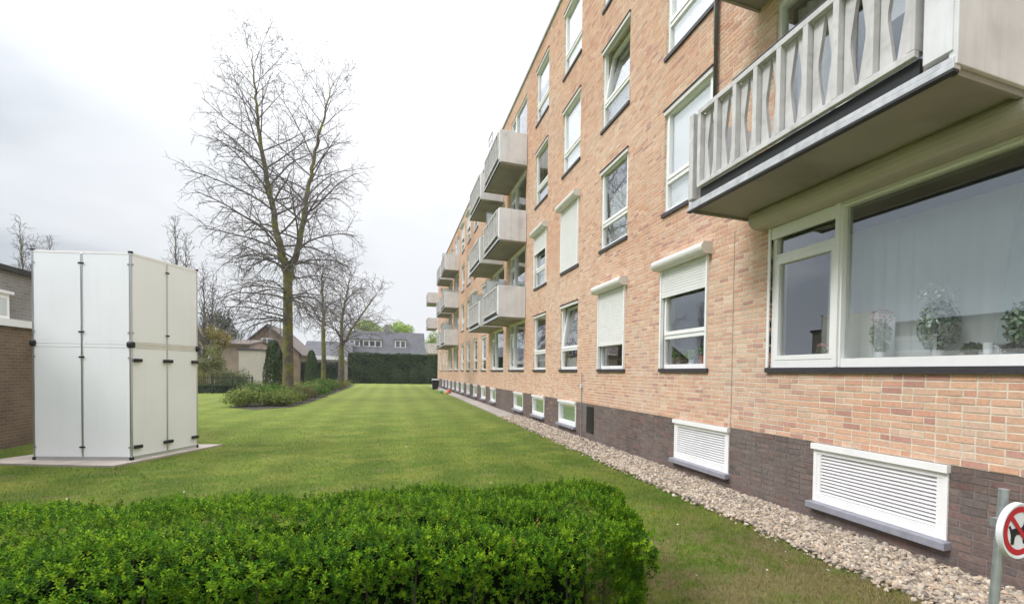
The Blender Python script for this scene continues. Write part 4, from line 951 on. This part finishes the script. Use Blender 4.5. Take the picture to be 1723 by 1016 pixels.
def tall_hedge(x0, x1, y, h, dpt, label, cols_, n, ls=.16):
    e_ = empty('tall_hedge', ((x0+x1)/2, y, 0)); tag(e_, label, 'hedge'); w = x1-x0; x = rng.uniform(-w/2, w/2, n); k = rng.random(n); P = np.zeros((n, 3)); nr = np.zeros((n, 3))
    fr = k < .62; tp = (k >= .62) & (k < .85); en = k >= .85
    z = rng.random(n)*h; P[:, 0] = x
    P[:, 1] = np.where(fr, .09*np.sin(x*2.2)*np.sin(x*.7)+.09*np.sin(z*3.1+x*1.7)+rng.exponential(.09, n), rng.random(n)*dpt); P[:, 2] = np.where(tp, h+.05*np.sin(x*1.4)+.04*np.sin(x*5.3)-rng.exponential(.04, n)+rng.exponential(.03, n), z)
    P[en, 0] = np.where(rng.random(en.sum()) < .5, -w/2, w/2)
    nr[fr] = (0, -1, .2); nr[tp] = (0, 0, 1); nr[en, 0] = np.sign(P[en, 0]); nr += rng.normal(0, .4, (n, 3))
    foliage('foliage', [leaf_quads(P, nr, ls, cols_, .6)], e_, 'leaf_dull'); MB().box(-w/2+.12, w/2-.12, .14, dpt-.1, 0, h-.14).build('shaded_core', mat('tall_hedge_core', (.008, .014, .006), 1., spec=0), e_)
tall_hedge(-5.1, 5.6, 71, 3.7, 1.4, 'tall dark clipped hedge closing the end of the lawn', DG, 15000)
tall_hedge(-11.2, -5.3, 63, 2.35, 1.0, 'lower dark hedge behind the bare trees, under the white fascia', [(.02, .04, .015), (.03, .055, .02)], 6000)
for x, y, r, h, l in ((.6, 69.8, .9, 1.9, 'low dark shrub in front of the tall hedge, left one'), (2.5, 69.6, .8, 2.1, 'dark rounded shrub in front of the tall hedge, middle one'), (4.0, 68.5, 1.1, 3.4, 'dark tall shrub where the hedge meets the apartment block')):
    shrub(x, y, r, h, l, [(.03, .055, .018), (.05, .075, .03)], n=900, ls=.16, group=None, m='leaf_dull')
# loose trees in leaf
def leafy(x, y, zc1, rad, h, label, cols_, n, ls, k=9, trunk_r=.15, name='leafy_tree', shell=.35):
    e_ = empty(name, (x, y, 0)); tag(e_, label, 'tree'); parts = []; st = MB(); st.tube([(0, 0, 0), (.05, 0, zc1)], [trunk_r, trunk_r*.5], 7, cap=False)
    for i in range(k):
        a = random.uniform(0, 6.28); q = random.uniform(.2, .75)*rad; zz1 = zc1+random.uniform(-.5, .5)*h; c = (cos(a)*q, sin(a)*q, zz1)
        parts.append(leafcloud(n//k, c, (rad*.5, rad*.5, h*.32), ls, np.array(cols_)*random.uniform(.8, 1.2), shell)); st.tube([(.03, 0, zc1*.5), c], [trunk_r*.4, .02], 5, cap=False)
    foliage('crown', parts, e_, 'leaf'); st.build('trunk', M['bark'], e_)
LG = [(.26, .36, .05), (.20, .32, .05), (.32, .40, .09)]
leafy(-4.2, 101, 8.4, 3.0, 3.6, 'bright green tree behind the dark roof, left of the chimney', LG, 5200, .34)
leafy(.6, 103, 8.3, 2.6, 3.4, 'bright green tree behind the dark roof, right of the chimney', LG, 4600, .34)
leafy(6.6, 92, 4.5, 2.2, 5, 'yellow green tree seen through the far balconies', LG, 3600, .3)
YG = [(.27, .22, .05), (.20, .20, .05), (.32, .27, .08), (.2, .13, .05)]
leafy(-13.4, 42.5, 4.6, 1.5, 2.6, 'small tree in yellow brown spring leaf beside the white cabin', YG, 4200, .12, shell=.1)
leafy(-11.2, 43.5, 3.9, .9, 1.6, 'little yellow leafed tree in front of the tan houses', YG, 1700, .12, shell=.1)
leafy(-10.9, 41.3, 2.0, 1.1, 1.5, 'olive shrubby tree behind the black fence', [(.20, .20, .08), (.15, .17, .06)], 3200, .12, trunk_r=.06, shell=.1)
leafy(-15.2, 61, 5.2, 1.6, 3.0, 'grey green pine beside the gabled house', [(.06, .075, .04), (.05, .06, .035)], 2400, .2)

# ------------------------------------------------------------------ fence
fe = empty('metal_fence', (-12.6, 39.6, 0), radians(4)); tag(fe, 'low black metal railing fence at the left side of the lawn', 'fence')
b = MB(); b.box(0, 4.2, -.02, .02, 1.0, 1.04); b.build('rail', M['fence'], fe); b = MB(); b.box(0, 4.2, -.02, .02, .14, .18); b.build('rail', M['fence'], fe)
pm = MB().box(-.04, .04, -.04, .04, 0, 1.12).mesh('post', M['fence'])
for i in range(5): link('post', pm, fe, (i*1.05, 0, 0))
pm = MB().box(-.009, .009, -.009, .009, .18, 1.0).mesh('bar', M['fence'])
for i in range(42):
    if i % 10.5: link('bar', pm, fe, (.05+i*.1, 0, 0))
tall_hedge(-12.6, -8.6, 40.6, .62, .5, 'knee high hedge behind the black metal fence', [(.05, .10, .03), (.07, .13, .04)], 1800, .08)

shrub(-12.3, 42.2, .9, 1.7, 'yellow green bush behind the fence next to the white cabin', YG[:3], n=1800, ls=.11, group=None)
shrub(-9.7, 43.2, .8, 1.6, 'olive bush behind the fence end before the pale garage', [(.15, .17, .05), (.10, .14, .04)], n=1500, ls=.11, group=None)
shrub(-14.4, 50.5, 1.5, 2.3, 'tall olive green bush before the salmon brick house', [(.12, .16, .05), (.18, .2, .06)], n=2200, ls=.15, group=None)
shrub(-11.8, 48.5, 1.0, 1.9, 'grey green bush before the pinkish garage wall', [(.10, .14, .05), (.16, .17, .07)], n=1500, ls=.14, group=None)
n_ = 420; y_ = 3*(30/3)**rng.random(n_); x_ = rng.uniform(-9, 3.6, n_); ok = ~in_poly(x_, y_, SLAB) & (x_ > -6.8) & ~((x_ < 1.9) & (y_ < 4.6)); x_, y_ = x_[ok], y_[ok]; n_ = len(x_)
V, F, T = leaf_quads(np.stack([x_, y_, rng.uniform(.025, .04, n_)], 1), np.tile([0, 0, 1.], (n_, 1))+rng.normal(0, .25, (n_, 3)), .028, [(.75, .75, .7), (.28, .18, .08), (.22, .13, .06), (.35, .28, .12)], .7)
tag(foliage('fallen_leaves', [(V, F, T)], None, 'leaf_dull'), 'scattered dry leaves and white petals lying in the lawn', 'litter')
# ------------------------------------------------------------------ houses beyond
def gable_house(x0, x1, y0, y1, ze, zr, wallm, roofm, label, axis='x', windows=(), chimney=None, dormers=()):
    """axis = direction of the ridge"""
    e_ = empty('house', ((x0+x1)/2, y0, 0)); tag(e_, label, 'house'); cx_0, cy_0 = (x0+x1)/2, y0; w = x1-x0; d = y1-y0
    b = MB(); b.box(-w/2, w/2, 0, d, 0, ze)
    if axis == 'y': b.prism([(-w/2, 0, ze), (w/2, 0, ze), (0, 0, zr)], (0, d, 0))
    else: b.prism([(-w/2, 0, ze), (-w/2, d/2, zr), (-w/2, d, ze)], (w, 0, 0))
    b.build('wall', wallm, e_); b = MB(); t = .14; ov = .35
    if axis == 'y':
        sl = (zr-ze)/(w/2)
        for s_ in (-1, 1): b.prism([(s_*(w/2+ov), -ov, ze-sl*ov+.02), (0, -ov, zr+.02), (0, -ov, zr+t+.02), (s_*(w/2+ov), -ov, ze-sl*ov+t+.02)], (0, d+2*ov, 0))
    else:
        sl = (zr-ze)/(d/2)
        b.prism([(-w/2-.12, -ov, ze-sl*ov+.02), (-w/2-.12, d/2, zr+.02), (-w/2-.12, d/2, zr+t+.02), (-w/2-.12, -ov, ze-sl*ov+t+.02)], (w+.24, 0, 0))
        b.prism([(-w/2-.12, d+ov, ze-sl*ov+.02), (-w/2-.12, d/2, zr+.02), (-w/2-.12, d/2, zr+t+.02), (-w/2-.12, d+ov, ze-sl*ov+t+.02)], (w+.24, 0, 0))
    r_ = b.build('roof', roofm, e_)
    for (wx, wz, ww_, wh) in windows:
        fr = MB().box(wx-cx_0, wx-cx_0+ww_, -.05, .02, wz, wz+wh).build('window', M['fascia'], e_)
        MB().box(wx-cx_0+.1, wx-cx_0+ww_/2-.04, -.07, -.051, wz+.1, wz+wh-.1).build('pane', M['pane_dark'], fr); MB().box(wx-cx_0+ww_/2+.04, wx-cx_0+ww_-.1, -.07, -.051, wz+.1, wz+wh-.1).build('pane', M['pane_dark'], fr)
    if chimney: cx1, cz = chimney; MB().box(cx1-cx_0-.4, cx1-cx_0+.4, d/2-.35, d/2+.35, zr-.8, cz).build('chimney', M['far_grey'], r_)
    for (dx, dw, z_, h_) in dormers:
        yy = (z_-ze)/((zr-ze)/(d/2)); dm = MB().box(dx-cx_0, dx-cx_0+dw, yy-.05, yy+h_+1.2, z_, z_+h_).build('dormer', M['fascia'], r_)
        nwin = max(1, round(dw/1.0))
        for q in range(nwin): MB().box(dx-cx_0+.15+q*(dw-.1)/nwin, dx-cx_0+.15+(q+1)*(dw-.1)/nwin-.2, yy-.08, yy-.051, z_+.22, z_+h_-.2).build('pane', M['pane_dark'], dm)
        MB().box(dx-cx_0-.12, dx-cx_0+dw+.12, yy-.2, yy+h_+1.2, z_+h_+.001, z_+h_+.12).build('dormer_roof', M['roof_tile'], dm)
    return e_
M['pane_dark'] = mat('dark_pane', (.06, .07, .08), .08, spec=.8)
gable_house(-7.2, 4.5, 86, 95, 3.4, 7.6, M['far_red'], M['roof_tile'], 'long house with dark tiled roof and white dormers behind the tall hedge', 'x', windows=[(-4, 1.2, 1.6, 1.3), (1, 1.2, 1.6, 1.3)], chimney=(-.9, 8.9),
            dormers=[(-6.2, 1.5, 5.1, 1.15), (-4.3, 2.6, 5.1, 1.15), (.2, 1.6, 5.1, 1.3)])
gable_house(-14.5, -9.0, 62, 74, 3.3, 6.0, M['far_house'], M['roof_brown'], 'brown brick house with its gable to the lawn behind the egg shaped conifer', 'y', windows=[(-12.3, 3.9, 1.0, .8), (-13.2, 2.0, 1.3, .9)])
gable_house(-17.6, -13.6, 53, 63, 3.2, 5.0, M['far_salmon'], M['roof_brown'], 'salmon brick house beside the white cabin, brown roof', 'y', windows=[(-15.2, 2.1, 1.0, 1.2), (-16.9, 2.1, 1.0, 1.2)])
gable_house(-13.3, -10.95, 51, 60, 3.5, 4.0, M['far_salmon'], M['roof_brown'], 'pinkish garage wall between the two gabled houses', 'x')
e_ = empty('garage', (-10.6, 49.5, 0)); tag(e_, 'pale rendered flat roofed garage left of the egg shaped conifer', 'garage'); MB().box(-.75, .75, 0, 5, 0, 3.05).build('wall', M['render'], e_); MB().box(-.82, .82, -.06, 5.06, 3.051, 3.2).build('roof_edge', M['roof_tile'], e_)
e_ = empty('garage', (-8.3, 70, 0)); tag(e_, 'low flat roofed building with a white fascia behind the lower dark hedge', 'garage'); MB().box(-2.8, 2.6, 0, 6, 0, 2.8).build('wall', M['far_grey'], e_); MB().box(-2.95, 2.75, -.15, 6.1, 2.801, 3.25).build('fascia', M['fascia'], e_); MB().box(-2.2, -.6, -.03, 0, .3, 2.4).build('door', M['pane_dark'], e_)
gable_house(-11.5, -5.6, 82, 92, 3.4, 5.6, M['far_house'], M['roof_tile'], 'grey roofed house glimpsed between the bare trunks', 'x', windows=[(-9.4, 1.4, 1.4, 1.2)])
gable_house(-27, -19, 60, 72, 3.6, 6.4, M['far_house'], M['roof_brown'], 'tan house far left behind the low brick building', 'y')
# ------------------------------------------------------------------ little things at the far end of the wall
e_ = empty('wheeled_bin', (3.55, 50, 0)); tag(e_, 'small black bin with a pale lid at the far foot of the wall', 'bin'); b = MB(); b.prism([(-.24, -.25, 0), (.24, -.25, 0), (.3, -.3, .85), (-.3, -.3, .85)], (0, .5, 0)); b.build('body', M['black'], e_); MB().prism([(-.32, -.33, .851), (.32, -.33, .851), (.3, -.3, .95), (-.26, -.3, .95)], (0, .6, 0)).build('lid', M['fascia'], e_)
for (x, y, r, m_, l) in ((3.75, 39.6, .16, 'toy_r', 'red toy ball lying by the wall'), (3.55, 38.8, .11, 'toy_o', 'small orange toy ball lying on the grass edge'), (3.3, 40.4, .12, 'toy_g', 'small green toy ball beside the red one')):
    me = bpy.data.meshes.new('ball'); import bmesh; bm = bmesh.new(); bmesh.ops.create_uvsphere(bm, u_segments=14, v_segments=10, radius=r); bm.to_mesh(me); bm.free(); me.materials.append(M[m_]); o = link('toy_ball', me, None, (x, y, r+.02)); tag(o, l, 'toy')
